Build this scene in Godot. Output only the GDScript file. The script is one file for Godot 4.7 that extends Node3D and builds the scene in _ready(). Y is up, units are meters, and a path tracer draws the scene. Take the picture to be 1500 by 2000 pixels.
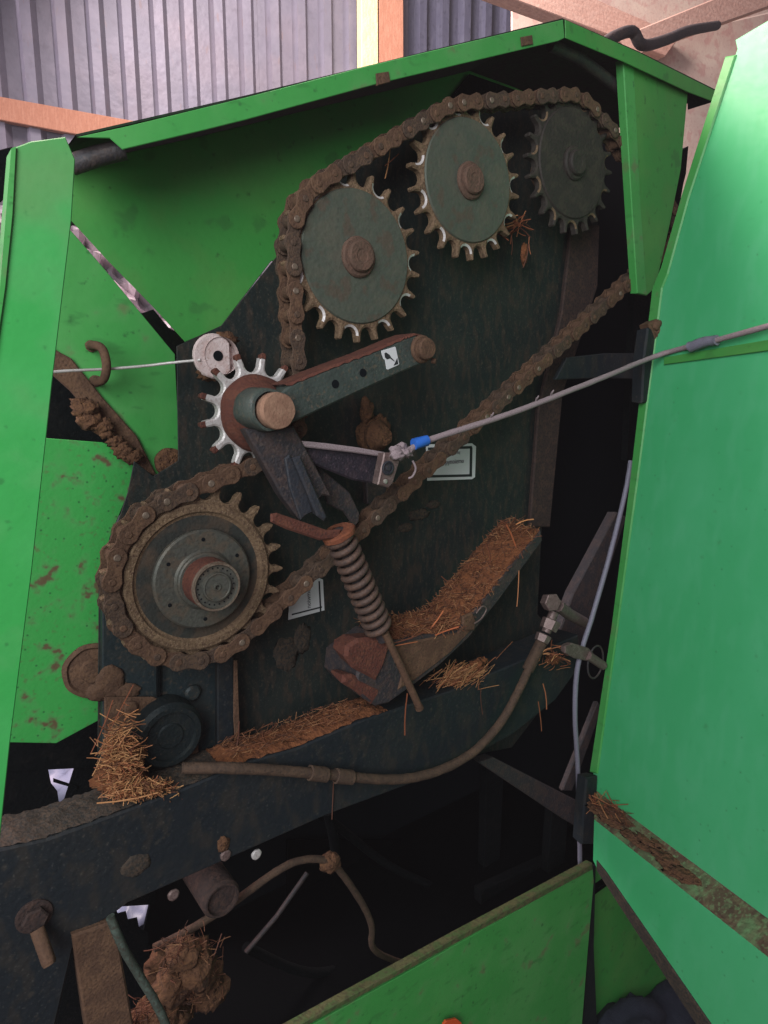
extends Node3D
# A green round baler with its side door open: the chain drive, seen from close by, inside a barn.
# World: x runs along the side of the machine, y is up, z comes out of the machine; metres.

const FOCAL := 1300.0
var eye := Vector3(0, 0, 1)
var view := Basis.from_euler(Vector3(deg_to_rad(-10.25), deg_to_rad(-36.75), 0))
var rng := RandomNumberGenerator.new()
var names := {}
var noise_bytes := {}
const NS := 512
var M := {}
var bump_fine: Texture2D
var bump_lumpy: Texture2D

# ---------------------------------------------------------------- measuring
func ray(px: float, py: float) -> Vector3:
	return view * Vector3((px - 750.0) / FOCAL, -(py - 1000.0) / FOCAL, -1)

func at(px: float, py: float, z: float) -> Vector3:      # a point of the machine at distance z in front of its chain plane
	var d := ray(px, py)
	return eye + d * ((z - eye.z) / d.z)

func on_plane(px: float, py: float, pl: Plane) -> Vector3:
	var d := ray(px, py)
	return eye + d * ((pl.d - pl.normal.dot(eye)) / pl.normal.dot(d))

func flat(list: Array, z: float) -> PackedVector2Array:
	var out := PackedVector2Array()
	for i in range(0, list.size(), 2):
		var p := at(list[i], list[i + 1], z)
		out.append(Vector2(p.x, p.y))
	return out

# ---------------------------------------------------------------- naming
func numbered(parent: Node, called: String) -> String:
	var key := str(parent.get_instance_id()) + called
	var n: int = names.get(key, 0)
	names[key] = n + 1
	return called if n == 0 else "%s_%03d" % [called, n]

func put(parent: Node, o: Node3D, called: String) -> void:
	o.name = numbered(parent, called)
	parent.add_child(o, true)

func tag(o: Node, label: String, category := "", group := "", kind := "") -> void:
	if label: o.set_meta("label", label)
	if category: o.set_meta("category", category)
	if group: o.set_meta("group", group)
	if kind: o.set_meta("kind", kind)

func thing(called: String, label: String, category: String, where := Vector3.ZERO, group := "") -> Node3D:
	var o := Node3D.new()
	put(self, o, called)
	o.position = where
	tag(o, label, category, group)
	return o

# commits a SurfaceTool that was filled in world coordinates, as a mesh whose origin is its thing's
func obj(called: String, st: SurfaceTool, material: Material, parent: Node = self, label := "") -> MeshInstance3D:
	st.generate_normals()
	var o := MeshInstance3D.new()
	var m := st.commit()
	o.mesh = m
	o.material_override = material
	put(parent, o, called)
	if parent != self:
		var base := Vector3.ZERO
		var up = parent
		while up != self:
			base += up.position
			up = up.get_parent()
		o.position = -base
	if label: o.set_meta("label", label)
	return o

func mb() -> SurfaceTool:
	var st := SurfaceTool.new()
	st.begin(Mesh.PRIMITIVE_TRIANGLES)
	st.set_smooth_group(-1)
	return st

# ---------------------------------------------------------------- shapes
func tri(st: SurfaceTool, a: Vector3, b: Vector3, c: Vector3) -> void:   # counter-clockwise from outside
	st.add_vertex(a); st.add_vertex(c); st.add_vertex(b)

func quad(st: SurfaceTool, a: Vector3, b: Vector3, c: Vector3, d: Vector3) -> void:
	tri(st, a, b, c); tri(st, a, c, d)

func ccw(p: PackedVector2Array) -> PackedVector2Array:
	var s := 0.0
	for i in p.size():
		s += p[i].cross(p[(i + 1) % p.size()])
	if s < 0:
		var q := p.duplicate()
		q.reverse()
		return q
	return p

func inset(p: PackedVector2Array, c: float) -> PackedVector2Array:
	var out := PackedVector2Array()
	var n := p.size()
	for i in n:
		var a := (p[i] - p[(i + n - 1) % n]).normalized()
		var b := (p[(i + 1) % n] - p[i]).normalized()
		var na := Vector2(-a.y, a.x)
		var nb := Vector2(-b.y, b.x)
		var m := na + nb
		var k := c / maxf(0.35, 1.0 + na.dot(nb))
		out.append(p[i] + m * k)
	return out

# a plate in the plane of xf (its own x, y), front face at z = 0, thickness th behind it, chamfered front edge
func plate_xf(st: SurfaceTool, xf: Transform3D, poly: PackedVector2Array, th: float, ch := 0.001) -> void:
	var p := ccw(poly)
	var q := inset(p, ch)
	var t := Geometry2D.triangulate_polygon(q)
	if t.is_empty():
		q = p
		t = Geometry2D.triangulate_polygon(p)
	st.set_smooth_group(-1)
	for i in range(0, t.size(), 3):
		var a := Vector3(q[t[i]].x, q[t[i]].y, 0)
		var b := Vector3(q[t[i + 1]].x, q[t[i + 1]].y, 0)
		var c := Vector3(q[t[i + 2]].x, q[t[i + 2]].y, 0)
		if (b - a).cross(c - a).z < 0:
			var s := b
			b = c
			c = s
		tri(st, xf * a, xf * b, xf * c)
		var dz := Vector3(0, 0, -th)
		tri(st, xf * (a + dz), xf * (c + dz), xf * (b + dz))
	var n := p.size()
	for i in n:
		var j := (i + 1) % n
		var a := Vector3(q[i].x, q[i].y, 0)
		var b := Vector3(q[j].x, q[j].y, 0)
		var a1 := Vector3(p[i].x, p[i].y, -ch)
		var b1 := Vector3(p[j].x, p[j].y, -ch)
		var a2 := Vector3(q[i].x, q[i].y, -th)
		var b2 := Vector3(q[j].x, q[j].y, -th)
		quad(st, xf * a1, xf * b1, xf * b, xf * a)
		quad(st, xf * a2, xf * b2, xf * b1, xf * a1)

func plate(st: SurfaceTool, list: Array, z: float, th: float, ch := 0.001) -> void:
	plate_xf(st, Transform3D(Basis(), Vector3(0, 0, z)), flat(list, z), th, ch)

func part(called: String, list: Array, z: float, th: float, material: Material, parent: Node = self, ch := 0.001, label := "") -> MeshInstance3D:
	var st := mb()
	plate(st, list, z, th, ch)
	return obj(called, st, material, parent, label)

# a plate in any plane, from points that lie on it
func plate_3d(st: SurfaceTool, pts: Array, normal: Vector3, th: float, ch := 0.001) -> void:
	var z := normal.normalized()
	var x := Vector3.UP.cross(z).normalized()
	var y := z.cross(x)
	var xf := Transform3D(Basis(x, y, z), pts[0])
	var inv := xf.affine_inverse()
	var poly := PackedVector2Array()
	for p in pts:
		var l: Vector3 = inv * p
		poly.append(Vector2(l.x, l.y))
	plate_xf(st, xf, poly, th, ch)

func box(st: SurfaceTool, xf: Transform3D, size: Vector3, ch := 0.001) -> void:
	var h := size / 2
	var poly := PackedVector2Array([Vector2(-h.x, -h.y), Vector2(h.x, -h.y), Vector2(h.x, h.y), Vector2(-h.x, h.y)])
	plate_xf(st, xf.translated_local(Vector3(0, 0, h.z)), poly, size.z, ch)

# turned about the z axis of xf; profile of [radius, z]
func lathe(st: SurfaceTool, xf: Transform3D, profile: Array, segs := 32, lumps := 0.0) -> void:
	for k in profile.size() - 1:
		st.set_smooth_group(k + 1)
		var r0: float = profile[k][0]
		var r1: float = profile[k + 1][0]
		var z0: float = profile[k][1]
		var z1: float = profile[k + 1][1]
		for s in segs:
			var a0 := TAU * s / segs
			var a1 := TAU * (s + 1) / segs
			var w0 := 1.0 + lumps * (sin(a0 * 3 + z0 * 60) * 0.5 + sin(a0 * 7 + z0 * 90 + 1) * 0.5)
			var w1 := 1.0 + lumps * (sin(a1 * 3 + z0 * 60) * 0.5 + sin(a1 * 7 + z0 * 90 + 1) * 0.5)
			var v0 := 1.0 + lumps * (sin(a0 * 3 + z1 * 60) * 0.5 + sin(a0 * 7 + z1 * 90 + 1) * 0.5)
			var v1 := 1.0 + lumps * (sin(a1 * 3 + z1 * 60) * 0.5 + sin(a1 * 7 + z1 * 90 + 1) * 0.5)
			var a := xf * Vector3(cos(a0) * r0 * w0, sin(a0) * r0 * w0, z0)
			var b := xf * Vector3(cos(a1) * r0 * w1, sin(a1) * r0 * w1, z0)
			var c := xf * Vector3(cos(a1) * r1 * v1, sin(a1) * r1 * v1, z1)
			var d := xf * Vector3(cos(a0) * r1 * v0, sin(a0) * r1 * v0, z1)
			if r0 > 1e-6: tri(st, a, b, c)
			if r1 > 1e-6: tri(st, a, c, d)
	st.set_smooth_group(-1)

func smooth_path(pts: Array, steps := 8) -> Array:
	var out := []
	var n := pts.size()
	for i in n - 1:
		var a: Vector3 = pts[maxi(i - 1, 0)]
		var b: Vector3 = pts[i]
		var c: Vector3 = pts[i + 1]
		var d: Vector3 = pts[mini(i + 2, n - 1)]
		for s in steps:
			out.append(b.cubic_interpolate(c, a, d, float(s) / steps))
	out.append(pts[n - 1])
	return out

func tube(st: SurfaceTool, pts: Array, r: float, sides := 12, wobble := 0.0, cap := true) -> void:
	var n := pts.size()
	var rings := []
	var side := Vector3.ZERO
	for i in n:
		var t: Vector3 = (pts[mini(i + 1, n - 1)] - pts[maxi(i - 1, 0)]).normalized()
		if i == 0:
			side = t.cross(Vector3.UP if absf(t.y) < 0.9 else Vector3.RIGHT).normalized()
		else:
			side = (side - t * side.dot(t)).normalized()
		var up := side.cross(t)
		var ring := []
		for k in sides:
			var a := TAU * k / sides
			var rr := r * (1.0 + wobble * rng.randf_range(-1, 1))
			ring.append(pts[i] + (side * cos(a) + up * sin(a)) * rr)
		rings.append(ring)
	st.set_smooth_group(1)
	for i in n - 1:
		for k in sides:
			var j := (k + 1) % sides
			quad(st, rings[i][k], rings[i + 1][k], rings[i + 1][j], rings[i][j])
	st.set_smooth_group(-1)
	if cap:
		for k in range(1, sides - 1):
			tri(st, rings[0][0], rings[0][k], rings[0][k + 1])
			tri(st, rings[n - 1][0], rings[n - 1][k + 1], rings[n - 1][k])

# an uneven heap or clod: a deformed ball
func clod(st: SurfaceTool, c: Vector3, size: Vector3, seed_: int, rough := 0.25) -> void:
	var fn := FastNoiseLite.new()
	fn.seed = seed_
	fn.frequency = 1.1
	var rows := 10
	var cols := 16
	var g := []
	for i in rows + 1:
		var row := []
		for j in cols:
			var th := PI * i / rows
			var ph := TAU * j / cols
			var d := Vector3(sin(th) * cos(ph), cos(th), sin(th) * sin(ph))
			row.append(c + d * size * (1.0 + rough * 2.0 * fn.get_noise_3dv(d * 1.6)))
		g.append(row)
	st.set_smooth_group(1)
	for i in rows:
		for j in cols:
			var k := (j + 1) % cols
			if i > 0: tri(st, g[i][j], g[i + 1][k], g[i][k])
			if i < rows - 1 or true: tri(st, g[i][j], g[i + 1][j], g[i + 1][k])
	st.set_smooth_group(-1)

# a heap lying along a line: front edge at z1, back edge at z0
func ridge(st: SurfaceTool, line: Array, z0: float, z1: float, height: float, seed_: int) -> void:
	var fn := FastNoiseLite.new()
	fn.seed = seed_
	fn.frequency = 28.0
	var n := 60
	var m := 14
	var g := []
	for i in n + 1:
		var f := float(i) / n * (line.size() - 1)
		var k := mini(int(f), line.size() - 2)
		var p: Vector3 = line[k].lerp(line[k + 1], f - k)
		var ends := smoothstep(0.0, .12, float(i) / n) * smoothstep(1.0, .88, float(i) / n)
		var row := []
		for j in m + 1:
			var z := lerpf(z0, z1, float(j) / m)
			var h := height * sin(PI * j / m) * ends * (1.0 + .9 * fn.get_noise_2d(p.x + p.y, z)) + .003 * fn.get_noise_2d(p.x * 3.0 + p.y * 3.0, z * 3.0) + .0015
			row.append(Vector3(p.x, p.y + h, z + .006 * fn.get_noise_2d(p.x * 2.0, 5.0 + z)))
		g.append(row)
	st.set_smooth_group(1)
	for i in n:
		for j in m:
			quad(st, g[i][j], g[i][j + 1], g[i + 1][j + 1], g[i + 1][j])
	st.set_smooth_group(-1)

func facing(where: Vector3, towards: Vector3, up := Vector3.UP) -> Transform3D:   # z axis points along towards
	var z := towards.normalized()
	var x := up.cross(z).normalized()
	return Transform3D(Basis(x, z.cross(x), z), where)

func turned(where: Vector3, angle := 0.0) -> Transform3D:
	return Transform3D(Basis(Vector3(0, 0, 1), angle), where)

func hexagon(r: float) -> PackedVector2Array:
	var p := PackedVector2Array()
	for k in 6:
		p.append(Vector2(cos(TAU * k / 6), sin(TAU * k / 6)) * r)
	return p

func disc_poly(r: float, n := 28) -> PackedVector2Array:
	var p := PackedVector2Array()
	for k in n:
		p.append(Vector2(cos(TAU * k / n), sin(TAU * k / n)) * r)
	return p

# ---------------------------------------------------------------- materials
func noise(key: String, freq: float, seed_: int, type := FastNoiseLite.TYPE_SIMPLEX_SMOOTH, oct := 4) -> void:
	var f := FastNoiseLite.new()
	f.noise_type = type
	f.seed = seed_
	f.frequency = freq
	f.fractal_octaves = oct
	if type == FastNoiseLite.TYPE_CELLULAR:
		f.fractal_type = FastNoiseLite.FRACTAL_NONE
		f.cellular_jitter = 1.0
	noise_bytes[key] = f.get_seamless_image(NS, NS).get_data()

# layers: [noise, from, to, colour, strength, x step, y step]; colours are sRGB
func painted(base: Color, layers: Array) -> ImageTexture:
	var data := PackedByteArray()
	data.resize(NS * NS * 3)
	var r := PackedFloat32Array()
	var g := PackedFloat32Array()
	var b := PackedFloat32Array()
	r.resize(NS * NS); g.resize(NS * NS); b.resize(NS * NS)
	r.fill(base.r); g.fill(base.g); b.fill(base.b)
	for l in layers:
		var nb: PackedByteArray = noise_bytes[l[0]]
		var lut := PackedFloat32Array()
		for v in 256:
			lut.append(smoothstep(l[1], l[2], v / 255.0) * l[4] if l[2] > l[1] else (1.0 - smoothstep(l[2], l[1], v / 255.0)) * l[4])
		var col: Color = l[3]
		var sx: int = l[5] if l.size() > 5 else 1
		var sy: int = l[6] if l.size() > 6 else 1
		var i := 0
		for y in NS:
			var row := ((y * sy) % NS) * NS
			for x in NS:
				var k: float = lut[nb[row + (x * sx) % NS]]
				if k > 0.004:
					r[i] += (col.r - r[i]) * k
					g[i] += (col.g - g[i]) * k
					b[i] += (col.b - b[i]) * k
				i += 1
	for i in NS * NS:
		data[i * 3] = int(clampf(r[i], 0, 1) * 255)
		data[i * 3 + 1] = int(clampf(g[i], 0, 1) * 255)
		data[i * 3 + 2] = int(clampf(b[i], 0, 1) * 255)
	return ImageTexture.create_from_image(Image.create_from_data(NS, NS, false, Image.FORMAT_RGB8, data))

func mat(key: String, base: Color, layers: Array, rough := 0.7, metal := 0.0, scale := 1.6, bump := 0.0, lumpy := false) -> StandardMaterial3D:
	var m := StandardMaterial3D.new()
	m.resource_name = key
	m.roughness = rough
	m.metallic = metal
	m.metallic_specular = 0.4
	if layers.is_empty():
		m.albedo_color = base
	else:
		m.albedo_texture = painted(base, layers)
	m.uv1_triplanar = true
	m.uv1_world_triplanar = true
	m.uv1_scale = Vector3.ONE * scale
	m.uv1_offset = Vector3(0.13, 0.41, 0.27)
	if bump > 0.0:
		m.normal_enabled = true
		m.normal_scale = bump
		m.normal_texture = bump_lumpy if lumpy else bump_fine
	M[key] = m
	return m

func plain(key: String, c: Color, rough := 0.7, metal := 0.0) -> StandardMaterial3D:
	var m := StandardMaterial3D.new()
	m.resource_name = key
	m.albedo_color = c
	m.roughness = rough
	m.metallic = metal
	M[key] = m
	return m

func rgb(r: int, g: int, b: int) -> Color:
	return Color(r / 255.0, g / 255.0, b / 255.0)

func make_materials() -> void:
	noise("big", 0.006, 3)
	noise("mid", 0.018, 11)
	noise("fine", 0.07, 23)
	noise("grain", 0.22, 31, FastNoiseLite.TYPE_SIMPLEX_SMOOTH, 2)
	noise("spots", 0.035, 47, FastNoiseLite.TYPE_CELLULAR)
	noise("specks", 0.09, 53, FastNoiseLite.TYPE_CELLULAR)
	for k in 2:
		var f := FastNoiseLite.new()
		f.frequency = 0.09 if k == 0 else 0.035
		f.fractal_octaves = 4
		f.seed = 7 + k
		var im := f.get_seamless_image(512, 512)
		im.bump_map_to_normal_map(6.0 if k == 0 else 14.0)
		var t := ImageTexture.create_from_image(im)
		if k == 0: bump_fine = t
		else: bump_lumpy = t
	var rust := rgb(112, 66, 46)
	var dust := rgb(134, 112, 92)
	mat("green", rgb(66, 150, 72), [["big", .3, .8, rgb(84, 158, 84), .7], ["mid", .45, .95, rgb(98, 154, 92), .4], ["fine", .74, .88, rgb(44, 88, 48), .55], ["specks", .02, .004, rgb(60, 84, 52), .5], ["mid", .76, .9, rgb(112, 112, 78), .6], ["mid", .28, .14, rgb(58, 124, 62), .5, 1, 3]], .42, 0, 1.1, .03)
	mat("green_door", rgb(66, 168, 106), [["big", .3, .8, rgb(80, 176, 120), .7], ["mid", .4, .9, rgb(94, 178, 130), .4, 3, 1], ["fine", .62, .9, rgb(58, 156, 96), .25, 2, 1], ["specks", .025, .005, rgb(46, 92, 54), .8], ["fine", .80, .9, rgb(66, 130, 82), .5]], .36, 0, .7, .02)
	mat("green_dull", rgb(62, 142, 64), [["big", .3, .8, rgb(86, 146, 72), .6], ["mid", .5, .8, rgb(76, 136, 66), .5], ["fine", .74, .88, rgb(48, 84, 44), .55], ["mid", .26, .14, rgb(56, 110, 56), .5]], .48, 0, 1.1, .03)
	mat("green_flap", rgb(60, 160, 78), [["big", .3, .8, rgb(76, 168, 92), .7], ["mid", .5, .9, rgb(92, 164, 96), .4], ["big", .56, .95, rgb(112, 138, 88), .5], ["fine", .76, .88, rgb(50, 110, 60), .5]], .42, 0, 1.2, .025)
	mat("green_rusty", rgb(58, 150, 70), [["mid", .4, .8, rgb(82, 150, 82), .5], ["spots", .07, .02, rgb(36, 80, 44), .7], ["fine", .62, .86, rgb(86, 112, 62), .6], ["mid", .64, .86, rgb(92, 92, 62), .6], ["mid", .76, .84, rgb(96, 70, 52), .8]], .5, 0, 2.0, .05)
	mat("green_lip", rgb(74, 94, 52), [["mid", .4, .6, rgb(100, 92, 62), .7], ["fine", .5, .7, rgb(70, 62, 46), .6]], .7, 0, 2.0, .25)
	mat("dark_plate", rgb(25, 33, 32), [["big", .35, .75, rgb(38, 42, 38), .7], ["mid", .42, .8, rgb(60, 48, 40), .65, 3, 1], ["fine", .62, .82, rgb(74, 62, 52), .6, 2, 1], ["grain", .74, .9, rgb(96, 86, 76), .55]], .65, 0, 1.6, .1)
	mat("navy", rgb(24, 30, 35), [["big", .4, .8, rgb(33, 36, 38), .7], ["mid", .45, .8, rgb(50, 44, 39), .6, 2, 1], ["fine", .66, .86, rgb(68, 59, 50), .5], ["grain", .76, .9, rgb(90, 86, 78), .55]], .65, 0, 1.3, .1)
	mat("housing", rgb(34, 44, 47), [["mid", .45, .8, rgb(50, 52, 50), .6], ["fine", .6, .8, rgb(86, 70, 58), .6], ["grain", .76, .9, rgb(88, 84, 78), .5]], .55, 0, 1.8, .12)
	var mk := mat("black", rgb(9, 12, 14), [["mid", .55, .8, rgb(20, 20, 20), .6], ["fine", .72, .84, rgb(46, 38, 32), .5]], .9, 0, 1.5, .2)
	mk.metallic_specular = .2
	mat("dusty_rust", rgb(86, 62, 47), [["mid", .35, .7, rgb(106, 78, 58), .7], ["fine", .5, .8, rgb(70, 50, 40), .6], ["grain", .62, .9, rgb(118, 92, 74), .4], ["fine", .3, .1, rgb(54, 40, 34), .6]], .85, 0, 3.0, .3)
	mat("red_rust", rgb(90, 50, 40), [["mid", .4, .7, rgb(106, 64, 48), .7], ["fine", .5, .75, rgb(66, 42, 38), .7], ["grain", .66, .88, rgb(120, 86, 68), .4]], .85, 0, 3.5, .4)
	mat("orange_rust", rgb(112, 62, 42), [["mid", .4, .7, rgb(136, 80, 52), .7], ["fine", .5, .75, rgb(82, 50, 40), .7]], .9, 0, 4.0, .5)
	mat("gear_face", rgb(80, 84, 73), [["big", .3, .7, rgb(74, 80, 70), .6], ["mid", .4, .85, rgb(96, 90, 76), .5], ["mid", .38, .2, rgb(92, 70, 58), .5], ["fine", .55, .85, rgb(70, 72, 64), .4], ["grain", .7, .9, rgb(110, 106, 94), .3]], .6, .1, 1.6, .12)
	mat("gear_shaded", rgb(52, 46, 42), [["mid", .4, .7, rgb(66, 58, 50), .7], ["fine", .5, .8, rgb(42, 38, 34), .6]], .7, .1, 2.4, .25)  # gear colour darkened for the shade under the hood
	mat("gear_rim", rgb(104, 82, 62), [["mid", .4, .7, rgb(124, 100, 76), .7], ["fine", .5, .75, rgb(78, 58, 46), .7], ["grain", .68, .84, rgb(168, 148, 122), .7]], .8, .1, 3.2, .4)
	mat("hub_face", rgb(84, 83, 76), [["mid", .4, .75, rgb(98, 84, 70), .65], ["fine", .5, .8, rgb(66, 66, 62), .6], ["specks", .05, .01, rgb(122, 116, 106), .4]], .45, .25, 2.6, .15)
	mat("arm_green", rgb(62, 70, 65), [["mid", .4, .75, rgb(54, 60, 56), .7], ["fine", .58, .76, rgb(96, 82, 68), .65], ["grain", .72, .88, rgb(112, 106, 94), .5]], .55, 0, 2.4, .2)
	mat("lever_grey", rgb(56, 52, 54), [["mid", .4, .7, rgb(78, 62, 58), .7], ["fine", .55, .75, rgb(96, 80, 72), .6], ["grain", .6, .85, rgb(44, 46, 54), .6]], .6, .15, 3.0, .3)
	mat("lever_blue", rgb(50, 52, 58), [["mid", .5, .8, rgb(66, 60, 58), .6], ["fine", .6, .8, rgb(84, 72, 66), .5]], .5, .1, 3.0, .2)
	mat("purple", rgb(42, 36, 44), [["mid", .45, .7, rgb(60, 48, 54), .7], ["fine", .64, .8, rgb(112, 92, 102), .5]], .65, 0, 3.5, .3)
	mat("spring_steel", rgb(84, 66, 58), [["mid", .35, .65, rgb(104, 76, 62), .7], ["fine", .45, .7, rgb(62, 52, 50), .7], ["grain", .7, .88, rgb(130, 110, 98), .4]], .65, .15, 4.5, .4)
	mat("steel", rgb(176, 172, 160), [["mid", .4, .8, rgb(204, 202, 190), .6], ["fine", .55, .8, rgb(126, 110, 94), .5]], .38, .55, 4.0, .1)
	mat("dull_steel", rgb(120, 104, 90), [["fine", .4, .8, rgb(150, 134, 118), .6], ["mid", .5, .8, rgb(92, 70, 58), .6]], .55, .4, 4.0, .2)
	mat("white_wear", rgb(204, 196, 192), [["fine", .5, .8, rgb(168, 152, 146), .6], ["grain", .6, .85, rgb(224, 218, 216), .5]], .45, .3, 4.0, .1)
	mat("hose", rgb(74, 57, 46), [["mid", .4, .7, rgb(94, 72, 56), .7], ["fine", .5, .75, rgb(54, 43, 38), .7], ["grain", .76, .9, rgb(134, 120, 104), .5]], .85, 0, 4.0, .35)
	mat("rubber", rgb(20, 28, 30), [["mid", .5, .8, rgb(36, 38, 36), .6], ["fine", .66, .8, rgb(66, 56, 46), .5]], .6, 0, 3.0, .2)
	mat("fitting", rgb(112, 92, 88), [["mid", .4, .7, rgb(136, 116, 110), .7], ["fine", .5, .8, rgb(78, 62, 58), .7]], .5, .35, 5.0, .2)
	mat("dirt", rgb(88, 60, 42), [["mid", .4, .7, rgb(110, 76, 50), .7], ["fine", .45, .7, rgb(64, 42, 32), .8], ["grain", .6, .85, rgb(142, 100, 64), .6]], .95, 0, 4.5, .8, true)
	mat("chaff", rgb(104, 60, 36), [["fine", .4, .7, rgb(126, 76, 44), .8], ["grain", .5, .8, rgb(150, 100, 62), .6], ["mid", .4, .2, rgb(74, 42, 28), .7]], .95, 0, 5.0, .8, true)
	mat("plastic", rgb(206, 186, 182), [["mid", .4, .7, rgb(190, 164, 158), .6], ["fine", .6, .8, rgb(150, 118, 108), .5]], .55, 0, 4.0, .2)
	mat("rope", rgb(150, 132, 134), [["fine", .4, .7, rgb(118, 98, 102), .7], ["grain", .5, .8, rgb(176, 160, 160), .6]], .9, 0, 8.0, .6)
	mat("cable", rgb(128, 124, 138), [["fine", .4, .8, rgb(108, 102, 114), .7], ["grain", .6, .85, rgb(154, 150, 160), .6]], .6, .1, 6.0, .3)
	mat("galvanised", rgb(122, 118, 132), [["mid", .4, .8, rgb(136, 130, 144), .6], ["big", .5, .8, rgb(130, 120, 130), .5], ["fine", .6, .85, rgb(104, 98, 110), .4], ["mid", .8, .92, rgb(134, 110, 108), .5, 6, 1]], .5, .25, .35, .05)
	mat("wood_orange", rgb(178, 122, 98), [["mid", .4, .7, rgb(192, 138, 114), .7, 6, 1], ["fine", .5, .85, rgb(152, 102, 84), .5, 5, 1]], .8, 0, .9, .1)
	mat("wood_pink", rgb(206, 166, 150), [["mid", .4, .7, rgb(220, 184, 168), .7, 1, 6], ["fine", .5, .85, rgb(182, 138, 122), .5, 1, 5]], .8, 0, .7, .1)
	mat("wood_lit", rgb(222, 208, 158), [["mid", .4, .7, rgb(232, 222, 180), .7, 6, 1]], .8, 0, .9, .2)  # pale colour carrying the light on the post's left face
	mat("plaster", rgb(218, 196, 182), [["big", .4, .7, rgb(228, 212, 196), .7], ["mid", .55, .75, rgb(206, 160, 152), .6], ["fine", .6, .8, rgb(188, 150, 140), .4]], .9, 0, .8, .06)
	mat("cloth", rgb(42, 46, 58), [["mid", .4, .7, rgb(52, 56, 68), .7], ["grain", .5, .8, rgb(34, 38, 48), .6]], .95, 0, 3.0, .4)
	mat("smear", rgb(62, 52, 44), [["mid", .4, .7, rgb(80, 64, 52), .7], ["fine", .4, .7, rgb(40, 40, 38), .8]], .9, 0, 3.5, .4)
	mat("dust_cap", rgb(142, 108, 88), [["mid", .4, .7, rgb(126, 92, 74), .7], ["fine", .55, .8, rgb(112, 84, 68), .5]], .95, 0, 3.5, .2)
	mat("floor", rgb(78, 68, 60), [["mid", .4, .8, rgb(58, 50, 44), .7]], .95, 0, .4, .2)
	mat("hub_rust", rgb(92, 70, 58), [["mid", .4, .7, rgb(106, 78, 64), .7], ["fine", .45, .75, rgb(76, 60, 50), .6]], .85, 0, 3.5, .3)
	mat("dark_rust", rgb(58, 44, 40), [["mid", .4, .7, rgb(74, 54, 46), .7], ["fine", .45, .75, rgb(38, 32, 32), .7]], .9, 0, 3.0, .3)
	mat("ledge_rust", rgb(96, 80, 60), [["mid", .45, .55, rgb(70, 48, 40), .85], ["fine", .6, .66, rgb(104, 132, 88), .9], ["big", .6, .7, rgb(96, 140, 90), .7]], .9, 0, 2.2, .4)
	mat("galvanised_shaded", rgb(84, 84, 104), [["mid", .4, .8, rgb(98, 98, 116), .7, 4, 1], ["fine", .6, .8, rgb(66, 66, 82), .6]], .6, .2, .5, .05)  # galvanised colour darkened for the shade right of the post
	mat("green_cable", rgb(60, 68, 60), [["mid", .4, .7, rgb(84, 96, 86), .7], ["fine", .45, .75, rgb(56, 48, 40), .8]], .8, 0, 4.0, .3)
	mat("slit_backing", rgb(204, 190, 198), [["mid", .45, .7, rgb(228, 220, 226), .8], ["big", .5, .7, rgb(168, 150, 156), .7]], .45, 0, .5, .1)  # pale colour standing for the brightness seen through the slit
	mat("green_shaded_grimy", rgb(28, 50, 30), [["mid", .4, .7, rgb(36, 40, 30), .7], ["fine", .5, .8, rgb(24, 26, 22), .7]], .8, 0, 1.6, .1)  # dirty green, darkened for the shade under the hood roof
	plain("glint_blue", rgb(128, 134, 160), .4)  # bluish colour standing for the glints in the lower gaps
	mat("web", rgb(48, 49, 45), [["mid", .4, .7, rgb(72, 60, 50), .7], ["fine", .5, .8, rgb(40, 42, 40), .6], ["big", .45, .7, rgb(86, 68, 54), .6]], .7, .05, 2.4, .15)
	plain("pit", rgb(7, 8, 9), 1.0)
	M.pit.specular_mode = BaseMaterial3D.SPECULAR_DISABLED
	plain("tape_blue", rgb(44, 104, 196), .5)
	plain("label_white", rgb(206, 204, 204), .6)
	plain("ink", rgb(34, 36, 38), .7)
	plain("ink_soft", rgb(88, 90, 92), .7)
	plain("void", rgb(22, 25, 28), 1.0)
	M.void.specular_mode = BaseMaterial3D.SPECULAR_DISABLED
	plain("orange", rgb(214, 84, 36), .6)
	var straw := plain("straw", Color.WHITE, .8)
	straw.vertex_color_use_as_albedo = true

# ---------------------------------------------------------------- straw
# places: [centre, direction or zero]; each stalk gets its own length, thickness, turn and tone
func straw(called: String, label: String, places: Array, lengths: Vector2, thick: float, parent: Node = self, tone := 1.0, tan := 0.0) -> void:
	var mm := MultiMesh.new()
	mm.transform_format = MultiMesh.TRANSFORM_3D
	mm.use_colors = true
	mm.mesh = stalk
	mm.instance_count = places.size()
	for i in places.size():
		var d: Vector3 = places[i][1]
		if d == Vector3.ZERO:
			d = Vector3(rng.randfn(), rng.randfn() * .22, rng.randfn())
		d = d.normalized()
		var l := rng.randf_range(lengths.x, lengths.y)
		var w := thick * rng.randf_range(.6, 1.4)
		var side := d.cross(Vector3(rng.randfn(), rng.randfn(), rng.randfn())).normalized()
		var b := Basis(d * l, side * w, d.cross(side) * w)
		# the stalk's own bend is drawn in units of its length
		mm.set_instance_transform(i, Transform3D(b, places[i][0]))
		var t := rng.randf()
		var c := rgb(128, 68, 40).lerp(rgb(196, 140, 92), t * t * t) if rng.randf() < .75 else rgb(84, 46, 30)
		c = c.lerp(rgb(176, 132, 86), tan * rng.randf())
		mm.set_instance_color(i, (c * tone).srgb_to_linear())
	var o := MultiMeshInstance3D.new()
	o.multimesh = mm
	o.material_override = M.straw
	put(parent, o, called)
	if parent == self:
		tag(o, label, "straw", "", "stuff")
	else:
		o.set_meta("kind", "stuff")
		o.position = -(parent as Node3D).position

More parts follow.
